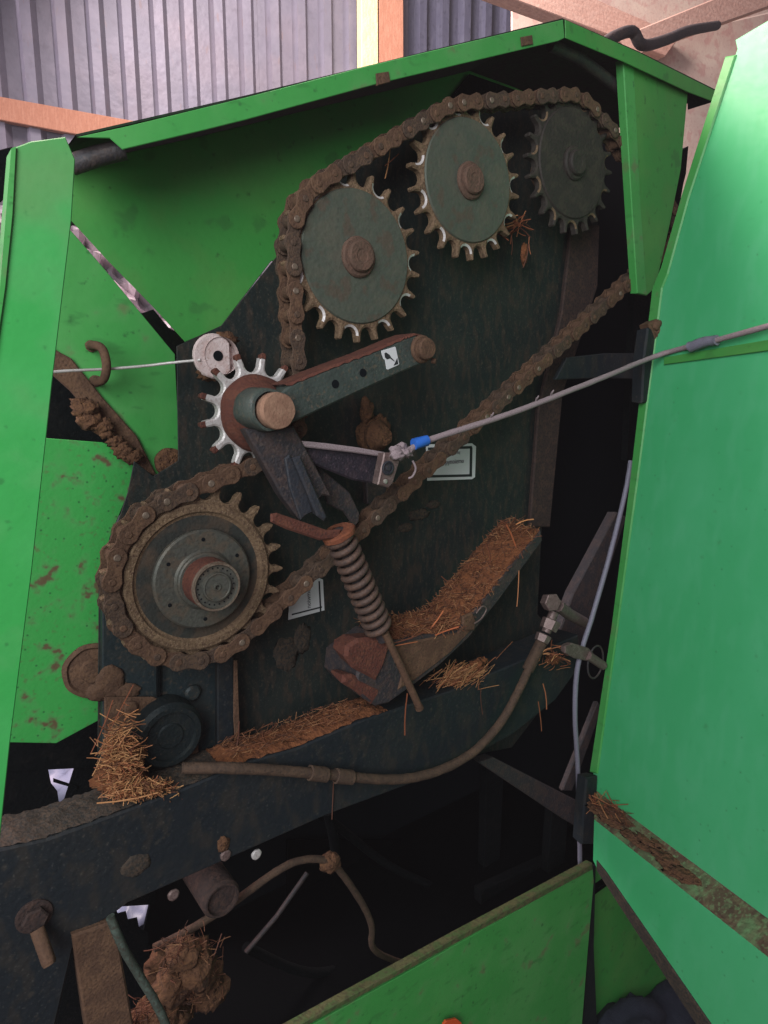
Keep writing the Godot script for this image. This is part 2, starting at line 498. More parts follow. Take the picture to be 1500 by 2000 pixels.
var stalk: Mesh

# ---------------------------------------------------------------- gears and chain
const PITCH := 0.037
const ROLLER := 0.0115
const NOTCH := 0.0134

func pitch_radius(n: int) -> float:
	return PITCH / (2.0 * sin(PI / n))

# the outline of a sprocket: [points, for each point the number of its notch]
func gear_outline(n: int, start: float, notch: float, tip: float, tip_half: float, reach: float) -> Array:
	var pts := PackedVector2Array()
	var of := PackedInt32Array()
	var rp := pitch_radius(n)
	for i in n:
		var a := start + TAU * i / n
		var rad := Vector2(cos(a), sin(a))
		var t := Vector2(-rad.y, rad.x)
		for k in 11:
			var ph := deg_to_rad(lerpf(-reach, reach, k / 10.0))
			pts.append(rad * rp + (rad * -cos(ph) + t * sin(ph)) * notch)
			of.append(i)
		var m := a + PI / n
		var mr := Vector2(cos(m), sin(m))
		var mt := Vector2(-mr.y, mr.x)
		pts.append(mr * (tip - .0015) - mt * tip_half)
		of.append(i)
		pts.append(mr * tip)
		of.append(i)
		pts.append(mr * (tip - .0015) + mt * tip_half)
		of.append(i)
	return [pts, of]

func sprocket_ring(o: Node3D, n: int, start: float, th: float, wear: float, tip_extra: float, tip_half: float, face: Material, bright: Material, dull: Material, every: int, reach := 100.0) -> void:
	var rp := pitch_radius(n)
	var outer := gear_outline(n, start, NOTCH, rp + tip_extra, tip_half, reach)
	var inner := gear_outline(n, start, NOTCH + wear, rp + tip_extra - .001, tip_half * .7, reach)
	var p: PackedVector2Array = outer[0]
	var q: PackedVector2Array = inner[0]
	var of: PackedInt32Array = outer[1]
	var z := th / 2
	var body := mb()
	var t := Geometry2D.triangulate_polygon(q)
	for i in range(0, t.size(), 3):
		var a := Vector3(q[t[i]].x, q[t[i]].y, z)
		var b := Vector3(q[t[i + 1]].x, q[t[i + 1]].y, z)
		var c := Vector3(q[t[i + 2]].x, q[t[i + 2]].y, z)
		if (b - a).cross(c - a).z < 0:
			var s := b
			b = c
			c = s
		tri(body, a, b, c)
		tri(body, a - Vector3(0, 0, th), c - Vector3(0, 0, th), b - Vector3(0, 0, th))
	var shiny := {}
	var m := p.size()
	for i in m:
		var j := (i + 1) % m
		var a := Vector3(q[i].x, q[i].y, z)
		var b := Vector3(q[j].x, q[j].y, z)
		var a1 := Vector3(p[i].x, p[i].y, z - wear * .55)
		var b1 := Vector3(p[j].x, p[j].y, z - wear * .55)
		var a2 := Vector3(p[i].x, p[i].y, -z)
		var b2 := Vector3(p[j].x, p[j].y, -z)
		var is_bright := of[i] % every == 0 and i % 14 < 10 and (every == 1 or i % 14 > 1 + (of[i] * 5) % 4)
		if is_bright and not shiny.has(of[i]): shiny[of[i]] = mb()
		quad(shiny[of[i]] if is_bright else body, a1, b1, b, a)
		quad(body, a2, b2, b1, a1)
	local_part("toothed_ring", body, face, o)
	for k in shiny:
		local_part("worn_notch", shiny[k], bright, o)

func local_part(called: String, st: SurfaceTool, material: Material, o: Node3D, where := Transform3D()) -> MeshInstance3D:
	st.generate_normals()
	var mi := MeshInstance3D.new()
	mi.mesh = st.commit()
	mi.material_override = material
	mi.transform = where
	put(o, mi, called)
	return mi

func tangent(c1: Vector2, r1: float, c2: Vector2, r2: float) -> Array:   # signed radii: positive where the centre lies to the left of the way
	var d := c2 - c1
	var k := (r2 - r1) / d.length()
	var u := d.normalized()
	var w := Vector2(-u.y, u.x)
	var s := sqrt(1 - k * k)
	var nrm := w * s + u * k
	return [c1 - nrm * r1, c2 - nrm * r2]

func chain_path(wheels: Array) -> PackedVector2Array:
	var out := PackedVector2Array()
	var n := wheels.size()
	var tans := []
	for i in n:
		var a = wheels[i]
		var b = wheels[(i + 1) % n]
		tans.append(tangent(a[0], a[1], b[0], b[1]))
	for i in n:
		var c: Vector2 = wheels[i][0]
		var r: float = wheels[i][1]
		var p_in: Vector2 = tans[(i + n - 1) % n][1]
		var p_out: Vector2 = tans[i][0]
		var a0 := (p_in - c).angle()
		var a1 := (p_out - c).angle()
		var sweep := fposmod(a1 - a0, TAU) if r > 0 else -fposmod(a0 - a1, TAU)
		if absf(sweep) > TAU * .97: sweep = 0.0
		var steps := maxi(2, int(absf(sweep) * absf(r) / .002))
		for s in steps + 1:
			var a := a0 + sweep * s / steps
			out.append(c + Vector2(cos(a), sin(a)) * absf(r))
		var q: Vector2 = tans[i][1]
		var len := p_out.distance_to(q)
		for s in range(1, int(len / .002)):
			out.append(p_out.lerp(q, s * .002 / len))
	return out

func link_mesh(outer: bool, pitch: float) -> ArrayMesh:
	var st := mb()
	var poly := PackedVector2Array()
	var r := .0152
	var waist := .0108
	for s in 2:
		var c := Vector2(0 if s == 0 else pitch, 0)
		for k in 9:
			var a := deg_to_rad((60 if s == 0 else -120) + 240.0 * k / 8)
			poly.append(c + Vector2(cos(a), sin(a)) * r)
		poly.append(Vector2(pitch / 2, -waist if s == 0 else waist))
	var zf := .0200 if outer else .0152
	var th := .0042
	plate_xf(st, turned(Vector3(0, 0, zf)), poly, th, .0012)
	plate_xf(st, turned(Vector3(0, 0, -zf + th)), poly, th, .0005)
	for s in 2:
		var c := Vector3(pitch * s, 0, 0)
		if outer:
			lathe(st, turned(c), [[.004, -zf], [.004, zf]], 8)
		else:
			lathe(st, turned(c), [[.0108, -.0112], [.0108, .0112]], 16)
	st.generate_normals()
	return st.commit()

func chain(o: Node3D, path: PackedVector2Array, faces: Array) -> void:
	var total := 0.0
	var n := path.size()
	var acc := PackedFloat32Array([0.0])
	for i in n:
		total += path[i].distance_to(path[(i + 1) % n])
		acc.append(total)
	var count := int(round(total / PITCH / 2.0)) * 2
	var pitch := total / count
	var pts := PackedVector2Array()
	var k := 0
	for i in count:
		var s := pitch * (i + .35)
		while acc[k + 1] < s: k += 1
		var f := (s - acc[k]) / maxf(acc[k + 1] - acc[k], 1e-9)
		pts.append(path[k % n].lerp(path[(k + 1) % n], f))
	var om := link_mesh(true, PITCH)
	var im := link_mesh(false, PITCH)
	var ps := mb()
	lathe(ps, Transform3D(), [[.0056, -.0212], [.0056, .0204], [.0044, .0216], [0, .0219]], 12, .03)
	ps.generate_normals()
	var pin := ps.commit()
	for i in count:
		var a := pts[i]
		var d := pts[(i + 1) % count] - a
		var mi := MeshInstance3D.new()
		mi.mesh = om if i % 2 == 0 else im
		mi.material_override = faces[(i * 7) % faces.size()]
		mi.transform = Transform3D(Basis(Vector3(0, 0, 1), d.angle() + rng.randf_range(-.015, .015)), Vector3(a.x, a.y, 0))
		mi.transform.basis.x *= d.length() / PITCH
		put(o, mi, "link")
		if i % 2 == 0:
			for k2 in 2:
				var pm := MeshInstance3D.new()
				pm.mesh = pin
				pm.material_override = M.dull_steel if (i * 3 + k2 * 5) % 7 < 2 else faces[(i + k2) % faces.size()]
				pm.position = Vector3(PITCH * k2, 0, 0)
				put(mi, pm, "pin")

func bolt(parent: Node, called: String, where: Vector3, r: float, h: float, material: Material, axis := Vector3(0, 0, 1), hex := true) -> MeshInstance3D:
	var st := mb()
	var xf := facing(where, axis)
	if hex:
		plate_xf(st, xf.translated_local(Vector3(0, 0, h)), hexagon(r), h, r * .12)
		lathe(st, xf, [[r * 1.35, 0], [r * 1.35, h * .2], [r * 1.2, h * .25], [r * .8, h * .26]], 20)
	else:
		lathe(st, xf, [[r, 0], [r, h * .6], [r * .75, h], [0, h * 1.05]], 20, .06)
	return obj(called, st, material, parent)

func _ready() -> void:
	rng.seed = 20240
	# camera
	var cam := Camera3D.new()
	cam.name = "camera"
	cam.fov = rad_to_deg(2.0 * atan(1000.0 / FOCAL))
	cam.near = 0.02
	cam.far = 80.0
	cam.transform = Transform3D(view, eye)
	add_child(cam)
	# air and light: a dim barn, its open side to the left behind the camera
	var env := Environment.new()
	env.background_mode = Environment.BG_COLOR
	env.background_color = rgb(124, 114, 122)
	env.background_energy_multiplier = 0.8
	env.tonemap_mode = Environment.TONE_MAPPER_LINEAR
	env.tonemap_exposure = 1.15
	env.fog_enabled = true          # thin haze added to lift the blacks like a veiled lens
	env.fog_density = 0.0035
	env.fog_light_color = rgb(206, 202, 204)
	env.sdfgi_enabled = true
	env.ssao_enabled = true
	env.ssil_enabled = true
	var we := WorldEnvironment.new()
	we.name = "barn_air"
	we.environment = env
	add_child(we)
	area("open_barn_side", Vector3(-1.35, .85, 1.65), Vector3(.9, -.3, 0), Vector2(1.4, 2.0), 7.8, Color(.95, .98, 1.0))
	area("roof_light", Vector3(.1, 2.7, -1.5), Vector3(1.4, .8, .4), Vector2(1.3, 1.3), 19.0, Color(1, .86, .86))
	area("yard_light", Vector3(-3.6, 2.2, -3.2), Vector3(2.2, 1.0, -3.9), Vector2(1.2, 1.2), 25.0, Color(1, .95, .97))
	area("plaster_fill_light", Vector3(1.3, 3.4, -1.9), Vector3(3.6, 1.0, -1.3), Vector2(1.2, 1.2), 24.0, Color(1, .95, .93))  # added lamp, only to brighten the plaster wall and roof timbers
	make_materials()
	stalk = _thin_stalk()
	build_barn()
	build_baler()
	build_door()
	build_flap()
	build_drive()
	build_tensioner()
	build_small_things()

func _thin_stalk() -> Mesh:
	# unit length along x, unit width; bowed a little, square ends
	var st := mb()
	var xs := [-.5, -.2, .15, .5]
	var oy := [-.5, .4, .5, -.6]
	var oz := [0.0, .2, 0.0, -.5]
	for i in 3:
		for k in 4:
			var a := TAU * (k + .5) / 4
			var b := TAU * (k + 1.5) / 4
			var p := Vector3(xs[i], oy[i] + cos(a) * .6, oz[i] + sin(a) * .6)
			var q := Vector3(xs[i + 1], oy[i + 1] + cos(a) * .6, oz[i + 1] + sin(a) * .6)
			var p2 := Vector3(xs[i], oy[i] + cos(b) * .6, oz[i] + sin(b) * .6)
			var q2 := Vector3(xs[i + 1], oy[i + 1] + cos(b) * .6, oz[i + 1] + sin(b) * .6)
			quad(st, p, p2, q2, q)
	st.generate_normals()
	return st.commit()

func area(called: String, where: Vector3, target: Vector3, size: Vector2, energy: float, c: Color) -> void:
	var l := AreaLight3D.new()
	l.name = called
	l.area_size = size
	l.area_normalize_energy = true
	l.light_energy = energy
	l.light_color = c
	l.shadow_enabled = true
	l.set("area_range", 30.0)
	l.look_at_from_position(where, target)
	add_child(l)

# ---------------------------------------------------------------- the barn behind
func build_barn() -> void:
	var along := Vector3(sin(deg_to_rad(102)), 0, -cos(deg_to_rad(102)))
	var nrm := Vector3(-along.z, 0, along.x)
	if nrm.z < 0: nrm = -nrm
	var far := Plane(nrm, nrm.dot(eye) - 5.2)
	# corrugated sheets: each overlaps the next
	var wall := thing("corrugated_wall", "grey corrugated metal barn wall behind the green hood", "wall", far.project(eye))
	wall.set_meta("kind", "structure")
	var p0 := far.project(eye)
	var pitch := .2
	var per := 6
	for s in 6:
		var st := mb()
		for k in per:
			var x := -2.2 + (s * per + k) * pitch
			var prof := [[0.0, 0.0], [.055, 0.0], [.08, .06], [.14, .06], [.175, 0.0], [.2, 0.0]]
			for j in prof.size() - 1:
				var jz := .004 * (s % 2)
				var a: Vector3 = p0 + along * (x + prof[j][0]) + nrm * (prof[j][1] + jz)
				var b: Vector3 = p0 + along * (x + prof[j + 1][0]) + nrm * (prof[j + 1][1] + jz)
				quad(st, a + Vector3.DOWN * 2.45, b + Vector3.DOWN * 2.45, b + Vector3.UP * 5.0, a + Vector3.UP * 5.0)
		obj("corrugated_sheet", st, M.galvanised if s < 4 else M.galvanised_shaded, wall)
	var gs := mb()
	quad(gs, Vector3(-12, -2.4, 12), Vector3(14, -2.4, 12), Vector3(14, -2.4, -9), Vector3(-12, -2.4, -9))
	tag(obj("barn_floor", gs, M.floor), "dusty pale barn floor glimpsed through gaps under the machine", "floor", "", "structure")
	var rail := thing("wall_rail", "orange-brown timber rail across the corrugated wall at left", "beam", on_plane(100, 205, far))
	var front := Plane(nrm, far.d + .1)
	var st2 := mb()
	plate_3d(st2, [on_plane(-200, 152, front), on_plane(300, 243, front), on_plane(300, 291, front), on_plane(-200, 196, front)], nrm, .06, .004)
	obj("board", st2, M.wood_orange, rail)
	var post := thing("timber_post", "upright timber post with its lit face coloured pale, right of the corrugated sheets", "post", on_plane(750, 60, far))
	var f2 := Plane(nrm, far.d + .2)
	st2 = mb()
	plate_3d(st2, [on_plane(740, -150, f2), on_plane(788, -150, f2), on_plane(790, 500, f2), on_plane(742, 500, f2)], nrm, .16, .006)
	obj("upright", st2, M.wood_orange, post)
	st2 = mb()
	var f3 := Plane(nrm, far.d + .22)
	plate_3d(st2, [on_plane(705, -150, f3), on_plane(738, -150, f3), on_plane(741, 500, f3), on_plane(708, 500, f3)], nrm, .1, .006)
	obj("lit_post_face", st2, M.wood_lit, post)  # the post's lit left face, its light put into the colour
	# roof timbers, going up and away to the right
	var f4 := Plane(nrm, far.d + 1.3)
	st2 = mb()
	plate_3d(st2, [on_plane(930, -30, f4), on_plane(1010, -70, f4), on_plane(1330, 70, f4), on_plane(1300, 110, f4)], nrm, .12, .006)
	tag(obj("rafter", st2, M.wood_pink), "pink-brown roof timber sloping down above the hood peak", "beam")
	st2 = mb()
	var f5 := Plane(nrm, far.d + 1.6)
	plate_3d(st2, [on_plane(1235, 62, f5), on_plane(1560, -70, f5), on_plane(1560, -8, f5), on_plane(1262, 98, f5)], nrm, .12, .006)
	tag(obj("rafter", st2, M.wood_pink), "pink-brown roof timber rising to the right above the open door", "beam")
	st2 = mb()
	plate_3d(st2, [on_plane(1000, -200, Plane(nrm, far.d + .9)), on_plane(1700, -200, Plane(nrm, far.d + .9)), on_plane(1700, 80, Plane(nrm, far.d + .9)), on_plane(1000, 80, Plane(nrm, far.d + .9))], nrm, .02, .004)
	var ceiling := obj("barn_ceiling", st2, M.plaster)
	tag(ceiling, "pale barn ceiling boards between the roof timbers", "ceiling", "", "structure")
	st2 = mb()
	var f6 := Plane(nrm, far.d + 1.2)
	plate_3d(st2, [on_plane(1180, 200, f6), on_plane(1270, 110, f6), on_plane(1330, 62, f6), on_plane(1430, 40, f6), on_plane(1560, 10, f6), on_plane(1560, 560, f6), on_plane(1150, 560, f6)], nrm, .2, .01)
	tag(obj("plastered_wall", st2, M.plaster), "cream stained plaster wall seen between hood and open door", "wall")
	st2 = mb()
	var cn := FastNoiseLite.new()
	cn.seed = 77
	cn.frequency = 1.6
	var grid := []
	for iy in 41:
		var row := []
		for ix in 41:
			var q := on_plane(lerpf(-60, 440, ix / 40.0), lerpf(370, 840, iy / 40.0), front)
			row.append(q + nrm * (.35 + .45 * cn.get_noise_2d(ix * .12, iy * .12) + .3 * absf(cn.get_noise_2d(ix * .25, 9 + iy * .25))))
		grid.append(row)
	for iy in 40:
		for ix in 40:
			quad(st2, grid[iy][ix], grid[iy + 1][ix], grid[iy + 1][ix + 1], grid[iy][ix + 1])
	tag(obj("added_pale_sheet", st2, M.slit_backing), "pale crumpled sheet added for the brightness in the slit between green panels", "sheet")  # added to give the slit a bright background

# ---------------------------------------------------------------- the machine's own body
func build_baler() -> void:
	var b := thing("round_baler", "green and black round baler with its side open, chain drive bared", "baler", Vector3(.8, -1.3, -.2))
	# green side sheets
	part("upper_side_sheet", [60, 345, 97, 331, 382, 268, 640, 205, 917, 138, 1010, 172, 1178, 260, 1100, 300, 1000, 330, 800, 380, 600, 500, 530, 510, 430, 640, 362, 668, 300, 600, 210, 508, 125, 415, 60, 350], -.10, .003, M.green_dull, b)
	part("middle_side_sheet", [40, 420, 128, 438, 200, 520, 342, 692, 350, 860, 350, 905, 338, 926, 312, 934, 288, 920, 270, 890, 190, 790, 110, 692, 40, 600], -.12, .003, M.green, b)
	part("lower_side_sheet", [-60, 850, 60, 852, 95, 856, 200, 864, 268, 886, 250, 965, 215, 1050, 198, 1130, 195, 1300, 197, 1405, 160, 1425, 110, 1452, 0, 1450, -60, 1460], -.11, .003, M.green_rusty, b)
	part("slit_dark_piece", [276, 612, 300, 604, 330, 640, 420, 690, 380, 760, 330, 720], -.26, .01, M.navy, b)  # dark piece added so the slit fades to dark at its end
	part("rusty_frame_bar", [95, 672, 112, 685, 140, 700, 200, 775, 268, 852, 308, 932, 250, 905, 200, 835, 140, 765, 95, 725], -.112, .02, M.dusty_rust, b, .002)
	part("dark_inner_sheet", [60, 690, 350, 690, 420, 900, 330, 1010, 60, 1000], -.2, .003, M.black, b)  # black sheet standing for the unlit inside between the side sheets
	part("chamber_side_plate", [345, 676, 362, 668, 432, 636, 545, 495, 575, 420, 665, 335, 800, 262, 870, 230, 960, 215, 1120, 215, 1180, 250, 1160, 560, 1085, 760, 1060, 1000, 1050, 1200, 1130, 1290, 1000, 1460, 480, 1560, 190, 1560, 193, 1130, 250, 960, 262, 900, 300, 930, 348, 900], -.085, .004, M.dark_plate, b)
	part("edge_flange", [1118, 440, 1172, 440, 1168, 560, 1100, 770, 1075, 1030, 1035, 1030, 1052, 800, 1098, 610], -.068, .012, M.dark_rust, b, .003)
	part("dark_backing", [581, 338, 764, 418, 980, 345, 1196, 264, 1203, 288, 1222, 284, 1226, 258, 1300, 235, 1325, 300, 1340, 330, 1290, 620, 1230, 1100, 1170, 1750, 1150, 2050, 200, 2050, 232, 1850, 275, 1840, 300, 1735, 640, 900], -.55, .01, M.void, b)  # near-black sheet added to keep the inside dark and block light
	var depth := -.318
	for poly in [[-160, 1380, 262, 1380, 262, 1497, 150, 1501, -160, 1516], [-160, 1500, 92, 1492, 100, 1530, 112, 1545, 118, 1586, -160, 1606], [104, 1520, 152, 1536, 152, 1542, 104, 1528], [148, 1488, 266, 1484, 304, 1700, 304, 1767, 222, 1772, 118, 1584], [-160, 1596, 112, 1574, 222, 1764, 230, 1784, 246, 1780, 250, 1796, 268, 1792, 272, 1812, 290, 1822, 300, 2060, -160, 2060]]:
		part("dark_back_piece", poly, depth, .003, M.black, b)  # black pieces added for the darkness at lower left, gaps left open
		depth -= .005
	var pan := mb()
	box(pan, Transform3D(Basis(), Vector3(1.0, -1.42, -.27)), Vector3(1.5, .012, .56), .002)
	obj("dark_floor_sheet", pan, M.pit, b)  # black sheet added to keep the view under the machine dark
	part("black_bay_sheet", [560, 1640, 1240, 1640, 1240, 2060, 560, 2060], -.5, .006, M.pit, b)  # pit-black sheet closing the back of the lower bay
	# hood: front flange and the roof sheet behind it
	var flange := part("hood_flange", [150, 268, 176, 262, 250, 246, 480, 190, 700, 133, 1100, 38, 1103, 74, 1090, 80, 740, 163, 480, 234, 400, 254, 240, 292, 215, 270], .05, .003, M.green, b)
	var flange2 := part("hood_flange", [1104, 38, 1250, 103, 1400, 178, 1390, 197, 1345, 180, 1217, 120, 1105, 74], .05, .003, M.green_dull, b)
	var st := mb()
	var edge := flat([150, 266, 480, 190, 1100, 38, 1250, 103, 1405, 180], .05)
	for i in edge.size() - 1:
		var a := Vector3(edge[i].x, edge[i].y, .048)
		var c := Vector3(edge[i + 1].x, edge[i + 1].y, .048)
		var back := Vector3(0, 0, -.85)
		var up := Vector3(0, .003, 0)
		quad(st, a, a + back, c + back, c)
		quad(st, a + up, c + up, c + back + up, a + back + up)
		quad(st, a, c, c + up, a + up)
	obj("hood_roof", st, M.green_shaded_grimy, b)
	part("hood_shade_panel", [845, 235, 880, 190, 917, 144, 1010, 176, 1172, 260, 1120, 300, 960, 300, 870, 300, 840, 280], -.093, .002, M.black, b)  # black sheet added for the shade under the hood peak
	part("edge_clip", [735, 143, 760, 139, 763, 160, 737, 167], .053, .006, M.dusty_rust, flange)
	part("edge_clip", [1018, 72, 1040, 68, 1042, 86, 1020, 90], .053, .006, M.dusty_rust, flange)
	st = mb()
	tube(st, [at(1075, 88, .0), at(1130, 112, .0), at(1180, 150, .0), at(1222, 185, .0)], .012, 10)
	obj("hood_brace", st, M.lever_grey, b)
	st = mb()
	tube(st, [at(140, 322, .0), at(190, 305, .02), at(242, 292, .03)], .013, 12)
	obj("hood_end_tube", st, M.lever_grey, b)
	# corner post under the hood's right slope
	part("corner_post", [1236, 122, 1344, 176, 1330, 330, 1308, 440, 1280, 562, 1262, 578, 1250, 400], .035, .003, M.green_dull, b)
	part("corner_post_flange", [1217, 112, 1238, 122, 1252, 400, 1264, 577, 1245, 573, 1234, 400], .037, .02, M.green, b, .002)
	part("corner_gusset", [1344, 170, 1392, 192, 1390, 200, 1345, 214], .02, .003, M.black, b)
	part("inner_post", [1345, 285, 1340, 340, 1290, 540, 1262, 640, 1225, 900, 1240, 560, 1320, 300], -.1, .02, M.black, b)
	# lower housing with its seams and the roller end
	part("bearing_housing", [200, 1180, 300, 1255, 455, 1255, 456, 1420, 430, 1490, 200, 1490], -.062, .02, M.housing, b, .002)
	part("housing_rib", [425, 1262, 456, 1262, 458, 1465, 425, 1470], -.045, .016, M.navy, b, .002)
	part("housing_cover", [204, 1362, 300, 1362, 385, 1400, 390, 1490, 204, 1490], -.05, .01, M.dusty_rust, b, .002)
	part("housing_rib", [307, 1275, 314, 1275, 314, 1362, 307, 1362], -.052, .008, M.black, b)
	part("mud_strap", [457, 1290, 464, 1290, 470, 1470, 480, 1500, 462, 1500, 456, 1400], -.035, .004, M.dusty_rust, b)
	st = mb()
	lathe(st, turned(at(337, 1442, -.01)), [[.056, -.05], [.056, -.012], [.050, -.004], [.042, -.004], [.040, -.01], [.022, -.010], [.020, -.007], [0, -.007]], 40)
	obj("roller_end", st, M.rubber, b)
	bolt(b, "bolt_head", at(253, 1382, -.05), .012, .008, M.dusty_rust, Vector3(0, 0, 1), false)
	bolt(b, "bolt_head", at(375, 1352, -.06), .014, .008, M.housing, Vector3(0, 0, 1), false)
	# round bosses on the green sheets
	st = mb()
	lathe(st, turned(at(330, 903, -.117)), [[.025, 0], [.025, .006], [.020, .010], [.008, .011], [0, .011]], 28, .03)
	obj("round_boss", st, M.dirt, b)
	st = mb()
	lathe(st, turned(at(180, 1308, -.106)), [[.046, 0], [.046, .003], [.040, .006], [.036, -.004 + .006], [.02, .003], [.018, .010], [0, .011]], 32, .03)
	obj("round_boss", st, M.dusty_rust, b)
	for q in [[215, 1335, .022, .03, 15], [195, 1350, .02, .016, 16], [245, 1352, .024, .014, 17]]:
		st = mb()
		clod(st, at(q[0], q[1], -.06), Vector3(q[2], q[3], .003), q[4], .18)
		obj("mud_cake", st, M.dusty_rust, b)
	# main beam
	part("main_beam", [-40, 1668, 90, 1640, 200, 1600, 350, 1545, 480, 1490, 580, 1462, 700, 1410, 880, 1350, 1020, 1290, 1130, 1240, 1134, 1300, 1085, 1368, 1000, 1436, 860, 1510, 640, 1592, 420, 1690, 250, 1765, 215, 1792, 150, 1825, 100, 2040, -40, 2040], .04, .085, M.navy, b, .003)
	part("beam_post", [140, 1828, 222, 1800, 236, 1860, 268, 2040, 172, 2040], .05, .05, M.dusty_rust, b, .003)
	for s in [[440, 1670], [500, 1668], [338, 1747]]:
		bolt(b, "washer", at(s[0], s[1], .02 if s[0] > 480 else .04), .0095, .004, M.white_wear if s[0] == 500 else M.fitting, Vector3(0, 0, 1), false)
	st = mb()
	lathe(st, turned(at(423, 1742, .0)), [[.034, -.12], [.034, .02], [.030, .026], [.027, .026], [.026, .018], [0, .018]], 36)
	obj("shaft_end", st, M.dark_rust, b)
	bolt(b, "bolt_head", at(66, 1788, .04), .018, .014, M.dark_rust)
	st = mb()
	lathe(st, facing(at(72, 1815, .055), Vector3(.15, -.75, .55)), [[.0095, 0], [.0095, .046], [.008, .05], [0, .051]], 16, .08)
	obj("bolt_shank", st, M.dusty_rust, b)
	st = mb()
	clod(st, at(266, 1690, .04), Vector3(.022, .018, .003), 5, .12)
	obj("mud_cake", st, M.smear, b)
	st = mb()
	clod(st, at(436, 1648, .04), Vector3(.011, .014, .005), 6)
	obj("mud_cake", st, M.dirt, b)
	# low interior frames
	part("strut", [935, 1490, 965, 1480, 1130, 1565, 1132, 1618, 1100, 1600], .0, .03, M.lever_grey, b, .003)
	part("inner_upright", [950, 1500, 985, 1500, 975, 1750, 945, 1750], -.25, .03, M.black, b, .003)
	part("inner_upright", [1080, 1560, 1112, 1570, 1100, 1740, 1068, 1740], -.12, .03, M.black, b, .003)
	st = mb()
	lathe(st, facing(at(965, 1800, -.2), Vector3(0, 1, .1), Vector3.RIGHT), [[.03, -.06], [.03, .03], [.02, .034], [0, .034]], 24)
	obj("inner_cylinder", st, M.lever_grey, b)
	part("diagonal_stay", [1205, 1000, 1224, 1010, 1165, 1190, 1120, 1290, 1085, 1260, 1120, 1160], -.06, .03, M.lever_grey, b, .003)
	part("diagonal_stay", [1168, 1370, 1176, 1385, 1118, 1545, 1098, 1545], -.02, .015, M.lever_grey, b, .003)
	part("inner_cross_tube", [940, 1740, 1110, 1660, 1112, 1685, 940, 1775], -.15, .03, M.black, b, .003)
	for h in [[[560, 1570, -.25], [640, 1600, -.28], [760, 1690, -.3], [900, 1760, -.3], [1000, 1850, -.3]], [[640, 1585, -.1], [652, 1640, -.12], [656, 1690, -.12]], [[480, 1850, -.2], [620, 1900, -.22], [760, 1840, -.25], [900, 1700, -.3]]]:
		st = mb()
		var hp := []
		for q in h:
			hp.append(at(q[0], q[1], q[2]))
		tube(st, smooth_path(hp, 8), .011, 10)
		obj("inner_hose", st, M.black, b)
	# upper hinge link
	part("hinge_link", [1108, 698, 1180, 690, 1265, 690, 1268, 742, 1180, 738, 1085, 742], .0, .012, M.navy, b, .002)
	# lower right green sheet with its folded lip
	var sheet := part("lower_front_sheet", [560, 2030, 1158, 1697, 1160, 1720, 1148, 1860, 1134, 2040, 560, 2040], .05, .014, M.green, b)
	part("folded_lip", [548, 2022, 900, 1826, 1158, 1686, 1158, 1699, 900, 1838, 560, 2026], .056, .02, M.green_lip, sheet, .002)
	part("inner_corner_sheet", [1130, 1690, 1180, 1690, 1480, 2120, 1120, 2120], -.01, .003, M.green_dull, b)
	part("dark_gap_strip", [1142, 1700, 1164, 1690, 1160, 1850, 1168, 2040, 1138, 2040, 1150, 1850], .03, .01, M.rubber, b)  # dark strip standing for the unlit gap beside the green sheet
	# plates and stickers on the black side plate
	label_sticker(b)
	# rusty stub and small fixings behind the chain
	st = mb()
	lathe(st, turned(at(722, 850, -.08)), [[.034, 0], [.034, .014], [.028, .018], [.03, .03], [.026, .036], [.018, .05], [0, .054]], 24, .06)
	obj("capped_shaft", st, M.dirt, b)
	st = mb()
	clod(st, at(716, 805, -.07), Vector3(.013, .026, .014), 12, .3)
	obj("mud_cake", st, M.dirt, b)
	st = mb()
	clod(st, at(742, 842, -.065), Vector3(.02, .03, .016), 13, .3)
	obj("mud_cake", st, M.dirt, b)
	part("stop_bracket", [715, 900, 760, 900, 765, 985, 718, 985], -.07, .03, M.lever_grey, b, .002)
	st = mb()
	for q in [[818, 1005, .03, .012, 21], [792, 1030, .02, .010, 24], [846, 985, .02, .009, 25], [560, 1275, .026, .034, 22], [590, 1248, .020, .03, 26]]:
		st = mb()
		clod(st, at(q[0], q[1], -.085), Vector3(q[2], q[3], .003), q[4], .22)
		obj("dust_smear", st, M.smear, b)
	# dirt on the frame bar at left
	st = mb()
	for i in 9:
		clod(st, at(lerpf(150, 262, i / 8.0) + rng.randf_range(-8, 8), lerpf(790, 895, i / 8.0) + rng.randf_range(-8, 8), -.10), Vector3(.016, .011, .008) * rng.randf_range(.5, 1.2), 40 + i, .4)
	obj("mud_cake", st, M.dirt, b)

func label_sticker(b: Node3D) -> void:
	var z := -.0835
	var s := part("sticker", [832, 868, 922, 866, 930, 872, 928, 932, 922, 936, 835, 939], z, .001, M.label_white, b, .0003)
	for l in [[836, 874, 922, 871, 922, 876, 836, 879], [918, 874, 923, 874, 922, 929, 917, 929], [836, 928, 922, 926, 922, 931, 836, 933]]:
		part("printed_frame", l, z + .0006, .0005, M.ink, s, .0001)
	lettering("chpynoiemo", at(884, 902, z + .0008), .0125, M.ink, s, 0.0)
	lettering("pas kluj", at(890, 884, z + .0008), .008, M.ink_soft, s, 0.0)
	var t := part("sticker", [566, 1150, 620, 1128, 631, 1132, 634, 1192, 563, 1211], z, .001, M.label_white, b, .0003)
	part("printed_frame", [570, 1199, 629, 1184, 629, 1187, 570, 1202], z + .0006, .0005, M.ink, t, .0001)
	part("printed_frame", [622, 1135, 625, 1135, 628, 1196, 625, 1196], z + .0006, .0005, M.ink, t, .0001)
	lettering("noiwmono", at(603, 1163, z + .0008), .011, M.ink, t, PI / 2)

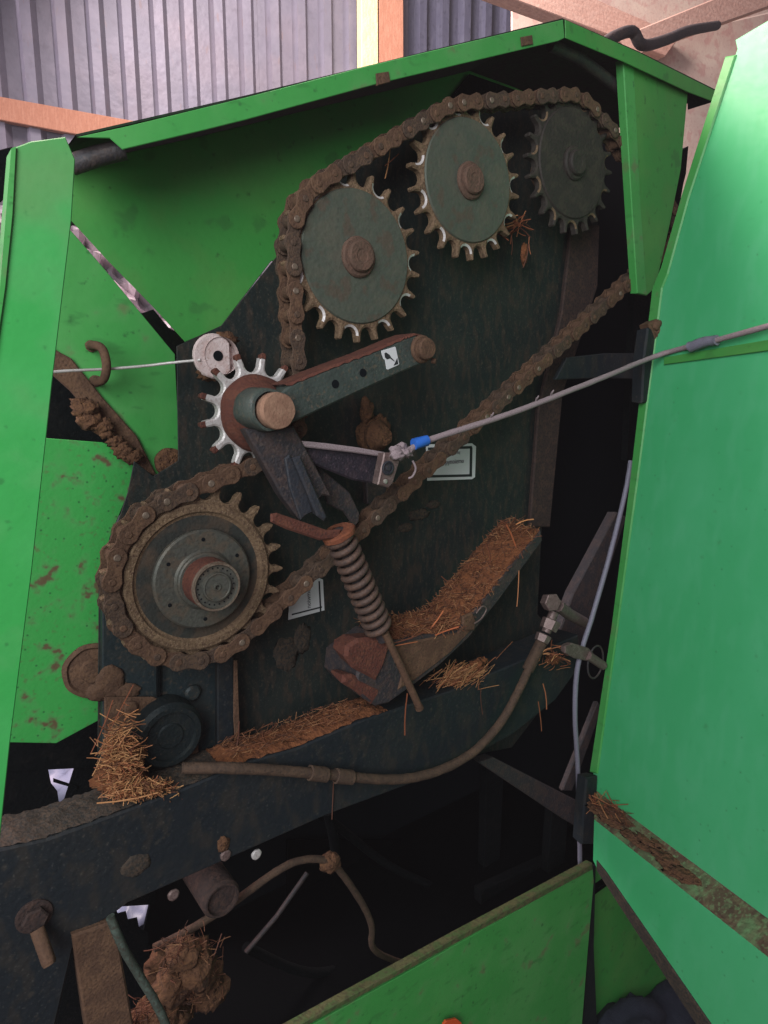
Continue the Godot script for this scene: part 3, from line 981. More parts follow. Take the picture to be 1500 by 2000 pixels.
func lettering(text: String, where: Vector3, height: float, material: Material, parent: Node3D, turn: float) -> void:
	var tm := TextMesh.new()
	var f := SystemFont.new()
	f.font_names = PackedStringArray(["Droid Sans"])
	tm.font = f
	tm.text = text
	tm.font_size = 32
	tm.pixel_size = height / 32.0
	tm.depth = .0004
	var mi := MeshInstance3D.new()
	mi.mesh = tm
	mi.material_override = material
	put(parent, mi, "lettering")
	var base := Vector3.ZERO
	var up = parent
	while up != self:
		base += up.position
		up = up.get_parent()
	mi.transform = Transform3D(Basis(Vector3(0, 0, 1), turn), where - base)

# ---------------------------------------------------------------- the open door
var door_plane: Plane
func build_door() -> void:
	var h1 := at(1290, 540, .1)
	var h2 := at(1165, 1510, .1)
	var out := Vector3(-.23, 0, .97).normalized()
	var n := (h1 - h2).cross(out).normalized()
	if n.x > 0: n = -n
	door_plane = Plane(n, n.dot(h2))
	var dn := door_plane
	var o := thing("side_door", "large green side door swung open at right, its ribbed inside showing", "door", h2)
	var pts := []
	for p in [[1440, 96], [1436, 78], [1500, 40], [1640, -50], [1640, 1900], [1500, 1795], [1165, 1545], [1158, 1512], [1200, 1230], [1240, 930], [1290, 560], [1300, 530], [1340, 380]]:
		pts.append(on_plane(p[0], p[1], dn))
	var st := mb()
	plate_3d(st, pts, n, .003, .0008)
	obj("door_skin", st, M.green_door, o)
	# rolled edge along the hinge side
	var edge := Plane(n, dn.d + .004)
	st = mb()
	pts = []
	for p in [[1415, 110], [1437, 106], [1345, 385], [1304, 535], [1293, 562], [1246, 930], [1205, 1230], [1166, 1512], [1150, 1508], [1192, 1230], [1230, 930], [1272, 565], [1290, 520], [1330, 380]]:
		pts.append(on_plane(p[0], p[1], edge))
	plate_3d(st, pts, n, .012, .003)
	obj("rolled_edge", st, M.green, o)
	# the step near the bottom: ledge, then the lower face nearer to us
	var low := Plane(n, dn.d + .045)
	var a0 := on_plane(1166, 1545, dn)
	var a1 := on_plane(1640, 1900, dn)
	var b0 := on_plane(1160, 1600, low)
	var b1 := on_plane(1640, 1980, low)
	st = mb()
	quad(st, a0 + n * .001, b0, b1, a1 + n * .001)
	obj("ledge", st, M.ledge_rust, o)
	st = mb()
	plate_3d(st, [on_plane(1160, 1601, low), on_plane(1640, 1981, low), on_plane(1640, 2420, low), on_plane(1400, 2060, low), on_plane(1165, 1695, low), on_plane(1158, 1680, low)], n, .003, .0008)
	obj("lower_skin", st, M.green_door, o)
	var lip := Plane(n, dn.d + .049)
	st = mb()
	plate_3d(st, [on_plane(1164, 1680, lip), on_plane(1182, 1702, lip), on_plane(1420, 2048, lip), on_plane(1400, 2066, lip), on_plane(1164, 1700, lip)], n, .014, .002)
	obj("bottom_lip", st, M.smear, o)
	# rust and dirt lying in the ledge
	st = mb()
	for i in 26:
		var f := i / 25.0
		var p := a0.lerp(a1, f * .5).lerp(b0.lerp(b1, f * .5), rng.randf_range(.2, .75))
		clod(st, p + Vector3(0, .002, 0), Vector3(.016, .0025, .03) * rng.randf_range(.6, 1.2), 60 + i, .4)
	var d := obj("ledge_dirt", st, M.dirt, o)
	# hinge barrels
	st = mb()
	plate(st, [1266, 640, 1292, 634, 1290, 690, 1276, 788, 1254, 788, 1258, 700], .11, .03, .004)
	obj("hinge", st, M.navy, o)
	st = mb()
	plate(st, [1268, 632, 1286, 622, 1299, 640, 1300, 668, 1280, 664], .112, .03, .004)
	obj("hinge_mud", st, M.dusty_rust, o)
	st = mb()
	plate(st, [1146, 1520, 1168, 1516, 1166, 1600, 1160, 1650, 1136, 1650, 1140, 1590], .11, .03, .004)
	obj("hinge", st, M.navy, o)
	st = mb()
	for i in 3:
		clod(st, at(1282 + i * 5, 636 + i * 12, .112), Vector3(.014, .012, .01), 90 + i, .3)
	obj("hinge_mud", st, M.dusty_rust, o)
	# duller green strip on the door just under the cord
	var strip := Plane(n, dn.d + .006)
	st = mb()
	plate_3d(st, [on_plane(1296, 698, strip), on_plane(1520, 660, strip), on_plane(1520, 682, strip), on_plane(1296, 712, strip)], n, .004, .001)
	obj("door_strip", st, M.green_dull, o)

func build_flap() -> void:
	var z := .22
	var o := thing("side_flap", "narrow green flap standing at the left, nearest to the camera", "flap", at(60, 1000, z))
	part("flap_skin", [28, 288, 60, 276, 128, 267, 147, 312, 140, 430, 102, 750, 62, 1120, 20, 1450, 0, 1640, -90, 1640, -60, 1200, -20, 700, 6, 520], z, .003, M.green_flap, o)
	part("flap_edge", [22, 290, 31, 286, 24, 420, 10, 560, -18, 760, -28, 760, 0, 560], z + .003, .03, M.green, o, .002)
	part("flap_end", [0, 292, 24, 286, 16, 380, 0, 396, -60, 400, -60, 300], .1, .01, M.black, o)

# ---------------------------------------------------------------- sprockets and chain
func build_drive() -> void:
	var ca := Vector2(.683, .227)
	var cb := Vector2(.943, .394)
	var cc := Vector2(1.248, .482)
	var cd := Vector2(.376, -.289)
	var ce := Vector2(.484, -.034)
	var cf := Vector2(1.57, .41)
	var info := [
		[ca, "dusty grey-green sprocket with a rusty hub, lowest of the upper three", M.gear_face, .03],
		[cb, "dusty grey sprocket between the two others, under the hood", M.gear_face, .11],
		[cc, "dusty sprocket farthest right, coloured dark for the shade of the hood", M.gear_shaded, .2]]
	for k in 3:
		var c: Vector2 = info[k][0]
		var o := thing("chain_sprocket", info[k][1], "sprocket", Vector3(c.x, c.y, 0), "sprockets the roller chain runs over")
		sprocket_ring(o, 22, info[k][3], .014, .0040, .0125, .0034, M.gear_rim if k < 2 else M.gear_shaded, M.white_wear if k < 2 else M.gear_rim, M.dull_steel, 2, 88.0)
		var st := mb()
		lathe(st, Transform3D(), [[.1105, .004], [.1105, .0080], [.1085, .0105], [.04, .0105], [.0, .0105]], 64)
		local_part("disc", st, info[k][2], o)
		st = mb()
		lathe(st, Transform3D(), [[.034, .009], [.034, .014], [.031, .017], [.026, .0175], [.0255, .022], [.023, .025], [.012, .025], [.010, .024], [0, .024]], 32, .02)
		local_part("hub", st, M.hub_rust if k < 2 else M.gear_shaded, o)
		st = mb()
		lathe(st, Transform3D(), [[.03, -.09], [.03, -.004]], 24)
		local_part("shaft", st, M.dusty_rust, o)
	# the small one hidden behind the corner post
	var f := thing("chain_sprocket", "small dark sprocket behind the green corner post", "sprocket", Vector3(cf.x, cf.y, 0))
	sprocket_ring(f, 13, .1, .012, .003, .010, .0024, M.gear_shaded, M.gear_rim, M.dull_steel, 2)
	# the large one at lower left
	var d := thing("drive_sprocket", "large rusty sprocket with a stepped hub at lower left", "sprocket", Vector3(cd.x, cd.y, 0), "sprockets the roller chain runs over")
	sprocket_ring(d, 23, .07, .014, .0020, .0135, .0022, M.gear_rim, M.gear_rim, M.gear_rim, 2)
	var st := mb()
	lathe(st, Transform3D(), [[.1185, .004], [.1185, .0125], [.116, .0145], [.106, .0145], [.103, .011], [.098, .0095], [.06, .0095], [0, .0095]], 72)
	var disc := local_part("disc", st, M.gear_rim, d)
	st = mb()
	lathe(st, Transform3D(), [[.101, .0098], [.09, .0102], [.05, .0104]], 72)
	local_part("painted_web", st, M.web, d)
	st = mb()
	lathe(st, Transform3D(), [[.072, .008], [.079, .018], [.079, .024], [.076, .027], [.048, .027], [.045, .030], [.044, .034], [.042, .036], [.036, .036]], 64)
	var fl := local_part("hub_flange", st, M.hub_face, d)
	for k in 6:
		var a := .5 + TAU * k / 6
		st = mb()
		lathe(st, turned(Vector3(cos(a), sin(a), 0) * .064 + Vector3(0, 0, .0275)), [[.0032, 0], [.0026, .0006], [0, .0006]], 10)
		local_part("bolt_hole", st, M.void, fl)
	st = mb()
	lathe(st, Transform3D(), [[.0385, .03], [.0385, .068], [.0375, .071]], 48)
	var hub := local_part("hub", st, M.red_rust, d)
	st = mb()
	lathe(st, Transform3D(), [[.0375, .071], [.0385, .074], [.0372, .0775], [.034, .0775]], 48)
	local_part("retaining_ring", st, M.dull_steel, hub)
	st = mb()
	lathe(st, Transform3D(), [[.034, .0775], [.033, .073], [.023, .073], [.022, .079], [.020, .0795], [.019, .078], [.006, .078], [.0055, .080], [.0035, .080], [.003, .075], [0, .075]], 48)
	local_part("shaft_face", st, M.hub_face, hub)
	for k in 22:
		var a := TAU * k / 22
		st = mb()
		lathe(st, turned(Vector3(cos(a), sin(a), 0) * .0285 + Vector3(0, 0, .0733)), [[.0014, 0], [.001, .0006], [0, .0006]], 6)
		local_part("bearing_slot", st, M.void, hub)
	st = mb()
	lathe(st, Transform3D(), [[.03, -.09], [.03, -.004]], 24)
	local_part("shaft", st, M.dusty_rust, d)
	# the idler on the tension arm
	var e := thing("idler_sprocket", "small rusty idler sprocket with long white-worn teeth on the tension arm", "sprocket", Vector3(ce.x, ce.y, 0))
	sprocket_ring(e, 13, .18, .014, .0030, .0120, .0046, M.white_wear, M.white_wear, M.white_wear, 1, 88.0)
	for k in 13:
		var a := .18 + TAU * (k + .5) / 13
		st = mb()
		var tipr := pitch_radius(13) + .0125
		plate_xf(st, Transform3D(Basis(Vector3(0, 0, 1), a), Vector3(cos(a), sin(a), 0) * tipr + Vector3(0, 0, .0075)), PackedVector2Array([Vector2(-.004, -.005), Vector2(.004, -.005), Vector2(.0065, -.0025), Vector2(.0065, .0025), Vector2(.004, .005), Vector2(-.004, .005)]), .015, .0018)
		local_part("rusty_tooth_tip", st, M.red_rust, e)
	st = mb()
	lathe(st, Transform3D(), [[.0618, .005], [.0618, .012], [.059, .019], [.052, .026], [.047, .036], [.042, .046], [.036, .06], [0, .06]], 40, .025)
	local_part("packed_dirt_hub", st, M.red_rust, e)
	# the chain
	var r22 := pitch_radius(22)
	var r23 := pitch_radius(23)
	var r13 := pitch_radius(13)
	var path := chain_path([[cd, -r23], [ce, r13], [ca, -r22], [cb, -r22], [cc, -r22], [cf, -r13]])
	var ch := thing("roller_chain", "rusty dust-caked roller chain running over all the sprockets", "chain", Vector3(0, 0, 0))
	chain(ch, path, [M.dusty_rust, M.dusty_rust, M.hose, M.dusty_rust, M.hose])

# ---------------------------------------------------------------- tension arm, lever, spring
func build_tensioner() -> void:
	var arm := thing("tension_arm", "grey-green tension arm with two holes and a white pictogram sticker", "arm", at(823, 682, .05))
	var st := mb()
	var z := .085
	plate(st, [540, 775, 567, 752, 640, 722, 720, 692, 790, 662, 812, 655, 832, 660, 842, 676, 838, 694, 822, 712, 783, 728, 700, 766, 567, 828, 545, 828], z, .055, .003)
	var bar := obj("bar", st, M.arm_green, arm)
	# rusty upper side
	var e := flat([560, 753, 640, 720, 720, 690, 790, 660, 812, 652, 834, 657], z)
	st = mb()
	for i in e.size() - 1:
		var a := Vector3(e[i].x, e[i].y, z - .004)
		var c := Vector3(e[i + 1].x, e[i + 1].y, z - .004)
		var bk := Vector3(0, 0, -.052)
		var up := Vector3(-.0006, .0016, 0)
		for s in 8:
			var q0 := a.lerp(c, s / 8.0)
			var q1 := a.lerp(c, (s + 1) / 8.0)
			var w0 := Vector3(0, -.003 * absf(sin(s * 1.7 + i)), .0045)
			var w1 := Vector3(0, -.003 * absf(sin((s + 1) * 1.7 + i)), .0045)
			quad(st, q0 + up, q1 + up, q1 + up + bk, q0 + up + bk)
			quad(st, q0 + w0, q1 + w1, q1 + up, q0 + up)
	obj("rust_crust", st, M.red_rust, bar)
	for s in [[655, 750], [709, 728]]:
		st = mb()
		lathe(st, turned(at(s[0], s[1], z + .0005)), [[.0068, 0.0], [.0066, .0006], [0, .0006]], 20)
		obj("hole", st, M.void, bar)
	st = mb()
	lathe(st, turned(at(823, 682, z)), [[.024, -.03], [.024, .003], [.021, .006], [.0185, .006], [.0185, .016], [.016, .019], [0, .020]], 32, .012)
	obj("pivot_pin", st, M.dusty_rust, arm)
	bolt(arm, "grease_nipple", at(843, 704, z), .005, .008, M.dusty_rust, Vector3(.6, -.2, .8), false)
	var zs := z + .0012
	var s := part("sticker", [745, 685, 771, 677, 773, 678, 780, 711, 778, 713, 758, 722, 755, 721, 752, 703, 749, 701, 745, 689], zs, .001, M.label_white, bar, .0003)
	part("pictogram", [751, 690, 754, 688, 761, 693, 764, 698, 771, 705, 770, 706, 762, 700, 756, 702, 752, 698], zs + .0006, .0005, M.ink, s, .0001)
	part("pictogram", [776, 699, 778, 711, 769, 714], zs + .0006, .0005, M.ink, s, .0001)
	# boss at the joint
	st = mb()
	lathe(st, turned(at(538, 802, .1)), [[.0275, -.02], [.0275, .010], [.026, .0125], [.016, .0135], [0, .014]], 32, .03)
	obj("joint_boss", st, M.dust_cap, arm)
	st = mb()
	lathe(st, turned(at(522, 800, .085)), [[.0325, -.05], [.0325, .005], [.031, .011], [.027, .012]], 32, .03)
	obj("joint_collar", st, M.arm_green, arm)
	# the lever that pushes on the spring
	var lev := thing("spring_lever", "dark channel-shaped lever from the idler down to the spring", "lever", at(560, 900, .06))
	part("channel", [478, 836, 520, 842, 574, 832, 612, 900, 650, 972, 632, 968, 612, 985, 586, 1016, 552, 970], .07, .03, M.lever_grey, lev, .003)
	part("rib", [557, 896, 566, 888, 575, 900, 612, 1000, 596, 1008, 588, 1016, 566, 950], .078, .012, M.lever_blue, lev, .002)
	part("rib", [572, 894, 588, 890, 640, 1010, 634, 1018, 620, 1008], .092, .02, M.lever_blue, lev, .003)
	part("fork_plate", [618, 905, 640, 925, 684, 962, 703, 1003, 701, 1020, 692, 1030, 672, 1000, 640, 985], .03, .008, M.lever_grey, lev, .002)
	part("fork_plate", [530, 1004, 542, 1002, 600, 1022, 640, 1036, 668, 1034, 664, 1052, 626, 1056, 560, 1034, 530, 1020], .088, .01, M.red_rust, lev, .003)
	# spring seat, rod and coil
	var sp := thing("compression_spring", "rusty coil spring on a rod, pressed between lever and bracket", "spring", at(690, 1140, .07))
	var top := at(662, 1046, .07)
	var bottom := at(742, 1232, .07)
	var dir := (bottom - top).normalized()
	st = mb()
	lathe(st, facing(top - dir * .004, -dir, Vector3(0, 0, 1)), [[.030, -.004], [.030, .003], [.027, .006], [.012, .007]], 28, .06)
	obj("spring_seat", st, M.orange_rust, sp)
	st = mb()
	var pts := []
	var xf := facing(top, dir, Vector3(0, 0, 1))
	var length := top.distance_to(bottom)
	var turns := 12.0
	for i in int(turns * 28) + 1:
		var a := TAU * i / 28.0
		pts.append(xf * Vector3(cos(a) * .0215, sin(a) * .0215, length * i / (turns * 28)))
	tube(st, pts, .0062, 8, .03)
	obj("coil", st, M.spring_steel, sp)
	st = mb()
	tube(st, [top - dir * .01, bottom + dir * .02], .0125, 14)
	obj("inner_rod", st, M.lever_grey, sp)
	st = mb()
	tube(st, [at(752, 1236, .085), at(782, 1300, .088), at(820, 1384, .092)], .0072, 12)
	lathe(st, facing(at(817, 1378, .092), dir), [[.0085, 0], [.0085, .008], [.006, .01], [0, .01]], 14)
	obj("rod_end", st, M.dusty_rust, sp)
	# bracket under the spring
	var br := thing("spring_bracket", "red-rust forked bracket that carries the foot of the spring", "bracket", at(715, 1300, .05))
	part("jaw", [678, 1262, 700, 1248, 752, 1244, 764, 1262, 752, 1300, 736, 1332, 690, 1306, 674, 1284], .07, .05, M.red_rust, br, .006)
	part("jaw", [672, 1320, 690, 1318, 744, 1344, 742, 1356, 728, 1378, 694, 1350, 670, 1336], .066, .05, M.red_rust, br, .006)
	# the long arm below, its top full of chaff
	var low := thing("lower_arm", "dark flat-topped arm rising to the right under a heap of chaff", "arm", at(880, 1220, .03))
	part("arm_body", [700, 1300, 763, 1252, 830, 1240, 894, 1230, 927, 1193, 997, 1104, 1057, 1034, 1061, 1056, 1020, 1112, 973, 1176, 917, 1246, 860, 1300, 810, 1338, 760, 1374, 735, 1380, 712, 1366, 695, 1345], .065, .115, M.lever_grey, low, .004)
	part("mud_cake", [770, 1262, 800, 1254, 894, 1236, 922, 1206, 930, 1222, 880, 1276, 810, 1330, 778, 1348, 790, 1300], .068, .006, M.dusty_rust, low, .003)
	st = mb()
	plate(st, [905, 1204, 924, 1196, 930, 1212, 928, 1232, 912, 1232, 904, 1220], .075, .01, .003)
	obj("lug", st, M.dusty_rust, low)
	st = mb()
	tube(st, smooth_path([at(926, 1218, .078), at(940, 1208, .08), at(950, 1190, .08), at(942, 1184, .08), at(930, 1198, .078)], 5), .0016, 6)
	obj("split_pin", st, M.fitting, low)
	var places := []
	var edge := [Vector2(766, 1250), Vector2(830, 1240), Vector2(894, 1230), Vector2(927, 1193), Vector2(962, 1148), Vector2(997, 1104), Vector2(1055, 1036)]
	var st3 := mb()
	var line := []
	for q in edge:
		line.append(at(q.x, q.y, .065))
	ridge(st3, line, -.05, .064, .016, 31)
	for i in 1400:
		var f := rng.randf() * 5.99
		var q: Vector2 = edge[int(f)].lerp(edge[int(f) + 1], f - int(f))
		var zz := rng.randf_range(-.05, .07)
		var p := at(q.x, q.y, .065)
		var d := Vector3(rng.randfn() + .5, rng.randfn() * .3 + .5, rng.randfn() * 1.1)
		places.append([Vector3(p.x, p.y + rng.randf_range(.002, .007) + .014 * sin(clampf((zz + .05) / .115, 0, 1) * PI), zz), d])
	var heap := thing("chaff_heap", "heap of reddish chaff lying along the lower arm", "straw", at(920, 1150, .03))
	heap.set_meta("kind", "stuff")
	obj("chaff", st3, M.chaff, heap)
	straw("stalks", "", places, Vector2(.008, .034), .0010, heap, .85, .25)
	straw("pale_stalks", "", [[at(800, 1246, .075), Vector3(1, .05, 0)], [at(790, 1258, .076), Vector3(1, -.1, 0)], [at(872, 1232, .075), Vector3(1, .15, .1)], [at(1000, 1050, .05), Vector3(-.6, 1, 0)], [at(1025, 1018, .03), Vector3(1, .1, 0)], [at(955, 1080, .05), Vector3(-.5, 1, .2)], [at(880, 1140, .05), Vector3(-.7, .5, 0)], [at(850, 1215, .05), Vector3(1, .8, 0)]], Vector2(.05, .075), .0022, heap, 1.35)

# ---------------------------------------------------------------- hose, ropes, pulley, straw
func build_small_things() -> void:
	# hydraulic hose
	var ho := thing("hydraulic_hose", "dusty brown hydraulic hose sagging along the beam to a fitting", "hose", at(700, 1515, .06))
	var st := mb()
	tube(st, smooth_path([at(355, 1500, .03), at(450, 1500, .055), at(560, 1506, .06), at(640, 1513, .062), at(740, 1522, .064), at(805, 1519, .066), at(870, 1500, .066), at(930, 1464, .066), at(980, 1408, .066), at(1012, 1350, .066), at(1040, 1290, .066), at(1058, 1250, .066)], 8), .0094, 14, .06)
	obj("hose_body", st, M.hose, ho)
	for s in [[604, 1509, 640, 1514], [655, 1515, 690, 1519], [1030, 1310, 1060, 1250]]:
		st = mb()
		var a := at(s[0], s[1], .062)
		var c := at(s[2], s[3], .064)
		lathe(st, facing(a, c - a, Vector3(0, 0, 1)), [[.010, 0], [.0135, .001], [.0135, a.distance_to(c) * .9], [.010, a.distance_to(c)]], 18, .04)
		obj("ferrule", st, M.hose, ho)
	var axis := (at(1084, 1185, .066) - at(1052, 1262, .066)).normalized()
	for s in [[1060, 1246, .018, .018], [1074, 1220, .0215, .024]]:
		st = mb()
		var xf := facing(at(s[0], s[1], .066), axis, Vector3(0, 0, 1))
		plate_xf(st, xf.translated_local(Vector3(0, 0, s[3] / 2)), hexagon(s[2]), s[3], .002)
		obj("nut", st, M.fitting, ho)
	st = mb()
	tube(st, [at(1066, 1235, .066), at(1082, 1195, .066)], .011, 12)
	obj("stem", st, M.fitting, ho)
	st = mb()
	plate_xf(st, facing(at(1081, 1177, .084), Vector3(-.3, .2, .9)), hexagon(.021), .026, .002)
	tube(st, [at(1090, 1183, .068), at(1112, 1200, .05), at(1140, 1215, .02)], .014, 12)
	obj("elbow", st, M.fitting, ho)
	# the grey cable that runs down beside the door
	st = mb()
	tube(st, smooth_path([at(1232, 900, .05), at(1222, 958, .055), at(1192, 1080, .06), at(1158, 1200, .065), at(1136, 1270, .07), at(1126, 1320, .07), at(1123, 1400, .07), at(1128, 1490, .06), at(1130, 1560, .05), at(1132, 1640, .03), at(1133, 1700, .01)], 8), .0062, 8, .04)
	tag(obj("grey_cable", st, M.cable), "thin grey cable hanging down beside the open door's edge", "cable")
	var hk := thing("hook_bracket", "small purple-grey clip with a wire ring holding the grey cable", "bracket", at(1140, 1285, .08))
	part("clip", [1104, 1262, 1118, 1256, 1150, 1266, 1160, 1276, 1150, 1292, 1122, 1286, 1104, 1276], .085, .014, M.fitting, hk, .002)
	st = mb()
	tube(st, [at(1148, 1280, .085), at(1178, 1300, .09)], .011, 12)
	obj("pin", st, M.fitting, hk)
	st = mb()
	var ring := []
	for k in 33:
		var a := TAU * k / 32
		ring.append(at(1163, 1293, .085) + Vector3(cos(a) * .030, sin(a) * .041, 0))
	tube(st, ring, .0024, 7, 0, false)
	obj("wire_ring", st, M.lever_grey, hk)
	# tow rope from the bracket to the door
	var rp := thing("pull_rope", "pinkish-grey rope stretched from the bracket up to the open door", "rope", at(1000, 790, .1))
	var near := Plane(door_plane.normal, door_plane.d + .02)
	var end := on_plane(1400, 664, near)
	var last := on_plane(1540, 626, near)
	var start := at(800, 878, .10)
	var mid := on_plane(1288, 693, near)
	st = mb()
	tube(st, smooth_path([start, at(845, 857, .102), start.lerp(mid, .35) + Vector3(0, -.004, 0), start.lerp(mid, .7) + Vector3(0, -.003, 0), mid, end, last], 10), .0058, 9, .07)
	obj("cord", st, M.rope, rp)
	st = mb()
	tube(st, smooth_path([mid.lerp(end, .55), mid.lerp(end, .8) + Vector3(0, .002, 0), end], 4), .0105, 10, .12)
	obj("wrapped_tape", st, M.cable, rp)
	st = mb()
	tube(st, [at(808, 868, .102), at(820, 864, .103), at(834, 860, .103)], .0098, 10, .08)
	obj("blue_tape", st, M.tape_blue, rp)
	for k in 3:
		st = mb()
		var c := start.lerp(mid, [.27, .44, .5][k])
		tube(st, [c, c + Vector3(.004, .012, .004)], .0016, 5)
		tube(st, [c, c + Vector3(-.004, .008, .006)], .0014, 5)
		obj("frayed_end", st, M.rope, rp)
	# the purple bracket the rope is tied to
	var pb := thing("rope_bracket", "dark purple bar with a grey drilled end plate, rope tied to it", "bracket", at(690, 905, .06))
	part("bar", [560, 862, 600, 868, 680, 878, 752, 886, 748, 948, 690, 938, 610, 906, 575, 900], .055, .03, M.purple, pb, .003)
	part("lit_bar_edge", [560, 858, 640, 866, 700, 874, 756, 884, 752, 893, 690, 884, 600, 874, 560, 868], .066, .014, M.rope, pb, .002)  # the bar's lit top edge, its light put into the pink colour
	var ep := part("end_plate", [751, 884, 776, 884, 784, 892, 768, 944, 760, 953, 738, 947], .09, .02, M.fitting, pb, .002)
	st = mb()
	lathe(st, turned(at(757, 914, .0905)), [[.0125, 0], [.0125, .002], [.010, .003], [.0095, .0], [.005, .0], [.0045, .003], [0, .003]], 22)
	obj("socket", st, M.lever_blue, ep)
	for s in [[768, 893], [752, 940]]:
		st = mb()
		lathe(st, turned(at(s[0], s[1], .09)), [[.004, 0], [.004, .002], [0, .003]], 12)
		obj("rivet", st, M.steel, ep)
	st = mb()
	for i in 9:
		clod(st, at(786 + rng.randf_range(-14, 14), 884 + rng.randf_range(-12, 14), rng.randf_range(.075, .1)), Vector3(.012, .008, .009) * rng.randf_range(.7, 1.2), 300 + i, .4)
	obj("knot", st, M.rope, pb)
	st = mb()
	tube(st, smooth_path([at(806, 900, .095), at(812, 915, .095), at(806, 930, .09), at(798, 934, .085)], 5), .002, 6)
	obj("loose_loop", st, M.rope, pb)
	# white string over the handle, and the pulley it runs to
	st = mb()
	tube(st, smooth_path([at(70, 729, -.06), at(140, 724, -.07), at(206, 721, -.08), at(280, 715, -.07), at(340, 708, -.05), at(392, 703, -.02)], 6), .0024, 6, .1)
	tag(obj("white_string", st, M.white_wear), "thin white string stretched behind the rusty handle to the pulley", "string")
	var pu := thing("string_pulley", "off-white plastic pulley with a dark centre hole and a cut side", "pulley", at(420, 694, -.03))
	var poly := PackedVector2Array()
	for k in 30:
		var a := deg_to_rad(38 + 284.0 * k / 29)
		poly.append(Vector2(cos(a), sin(a)) * .034)
	st = mb()
	plate_xf(st, turned(at(419, 696, -.022)), poly, .009, .002)
	plate_xf(st, turned(at(419, 696, -.038)), disc_poly(.036), .006, .002)
	lathe(st, turned(at(419, 696, -.05)), [[.029, 0], [.029, .03]], 28)
	obj("wheel", st, M.plastic, pu)
	st = mb()
	lathe(st, turned(at(426, 695, -.0215)), [[.0082, 0], [.008, .0007], [0, .0007]], 20)
	obj("axle_hole", st, M.void, pu)
	st = mb()
	clod(st, at(412, 728, -.045), Vector3(.024, .012, .012), 330, .3)
	clod(st, at(440, 664, -.045), Vector3(.02, .012, .012), 331, .3)
	obj("mud_cake", st, M.dirt, pu)
	var hd := thing("grab_handle", "rusty U-shaped handle bolted on the middle green sheet", "handle", at(192, 712, -.1))
	st = mb()
	tube(st, smooth_path([at(176, 676, -.118), at(184, 674, -.09), at(200, 682, -.075), at(208, 712, -.07), at(204, 738, -.08), at(192, 746, -.1), at(184, 744, -.118)], 6), .0066, 10)
	obj("bow", st, M.dusty_rust, hd)
	for s in [[178, 676], [186, 744]]:
		bolt(hd, "foot", at(s[0], s[1], -.119), .009, .004, M.dusty_rust, Vector3(0, 0, 1), false)
	# hoses above the hood and below the beam
	st = mb()
	tube(st, smooth_path([at(1170, 92, -.45), at(1200, 72, -.45), at(1235, 62, -.45), at(1255, 88, -.45), at(1300, 78, -.5), at(1345, 60, -.55), at(1400, 50, -.7)], 6), .018, 12)
	tag(obj("roof_hose", st, M.lever_grey), "dark grey hose lying on top of the hood's right slope", "hose")
	st = mb()
	tube(st, smooth_path([at(300, 1852, -.02), at(360, 1822, -.02), at(450, 1766, -.02), at(540, 1702, -.02), at(590, 1680, -.02), at(640, 1682, -.02), at(672, 1712, -.03), at(710, 1770, -.05), at(726, 1810, -.06), at(728, 1850, -.08), at(760, 1872, -.1), at(820, 1890, -.14)], 7), .0072, 10, .05)
	var lh := obj("brake_pipe", st, M.hose)
	tag(lh, "thin brown pipe bent over under the beam in the dark", "pipe")
	st = mb()
	clod(st, at(645, 1684, -.02), Vector3(.022, .02, .016), 340, .3)
	obj("mud_cake", st, M.dirt, lh)
	st = mb()
	tube(st, smooth_path([at(215, 1790, .07), at(240, 1850, .08), at(275, 1910, .08), at(310, 1970, .09), at(340, 2040, .1)], 6), .0065, 8, .06)
	tag(obj("green_cable", st, M.green_cable), "corroded green-brown cable slanting down beside the rusty post", "cable")
	st = mb()
	tube(st, [at(600, 1705, -.1), at(540, 1790, -.1), at(480, 1860, -.1)], .005, 8)
	tag(obj("dark_rod", st, M.lever_grey), "thin dark rod slanting down behind the brown pipe", "rod")
	# dark cloth in the bottom right corner
	st = mb()
	clod(st, at(1270, 2010, .02), Vector3(.26, .10, .1), 350, .2)
	clod(st, at(1400, 2050, .1), Vector3(.26, .14, .12), 353, .2)
	clod(st, at(1200, 2060, .06), Vector3(.2, .12, .1), 354, .2)
	clod(st, at(1230, 1990, .03), Vector3(.09, .05, .06), 351, .3)
	clod(st, at(1350, 1960, .0), Vector3(.1, .07, .06), 352, .3)
	tag(obj("dark_cloth", st, M.cloth), "dark blue-grey cloth bundle in the bottom corner below the door", "cloth")
	st = mb()
	plate(st, [866, 2002, 872, 1994, 892, 1990, 902, 1998, 900, 2030, 870, 2030], .07, .006, .001)
	tag(obj("orange_tab", st, M.orange), "small bright orange tab at the bottom edge of the picture", "tab")
	st = mb()
	clod(st, at(122, 1530, -.75), Vector3(.12, .1, .12), 370, .35)
	tag(obj("glint_lump", st, M.glint_blue), "bluish-white lump added for the glint in the hole at lower left", "glint lump")  # added as the bright glint behind the hole
	st = mb()
	clod(st, at(250, 1800, -.75), Vector3(.1, .07, .1), 371, .4)
	tag(obj("glint_lump", st, M.glint_blue), "bluish-white lump added for the glint under the beam beside the rusty post", "glint lump")  # added as the bright glint under the beam
	build_straw()

func scatter(cx: float, cy: float, sx: float, sy: float, z0: float, z1: float, n: int, dir := Vector3.ZERO) -> Array:
	var out := []
	for i in n:
		var p := at(cx + rng.randfn() * sx, cy + rng.randfn() * sy, rng.randf_range(z0, z1))
		out.append([p, dir + Vector3(rng.randfn(), rng.randfn() * .35, rng.randfn()) * (.4 if dir != Vector3.ZERO else 1.0)])
	return out

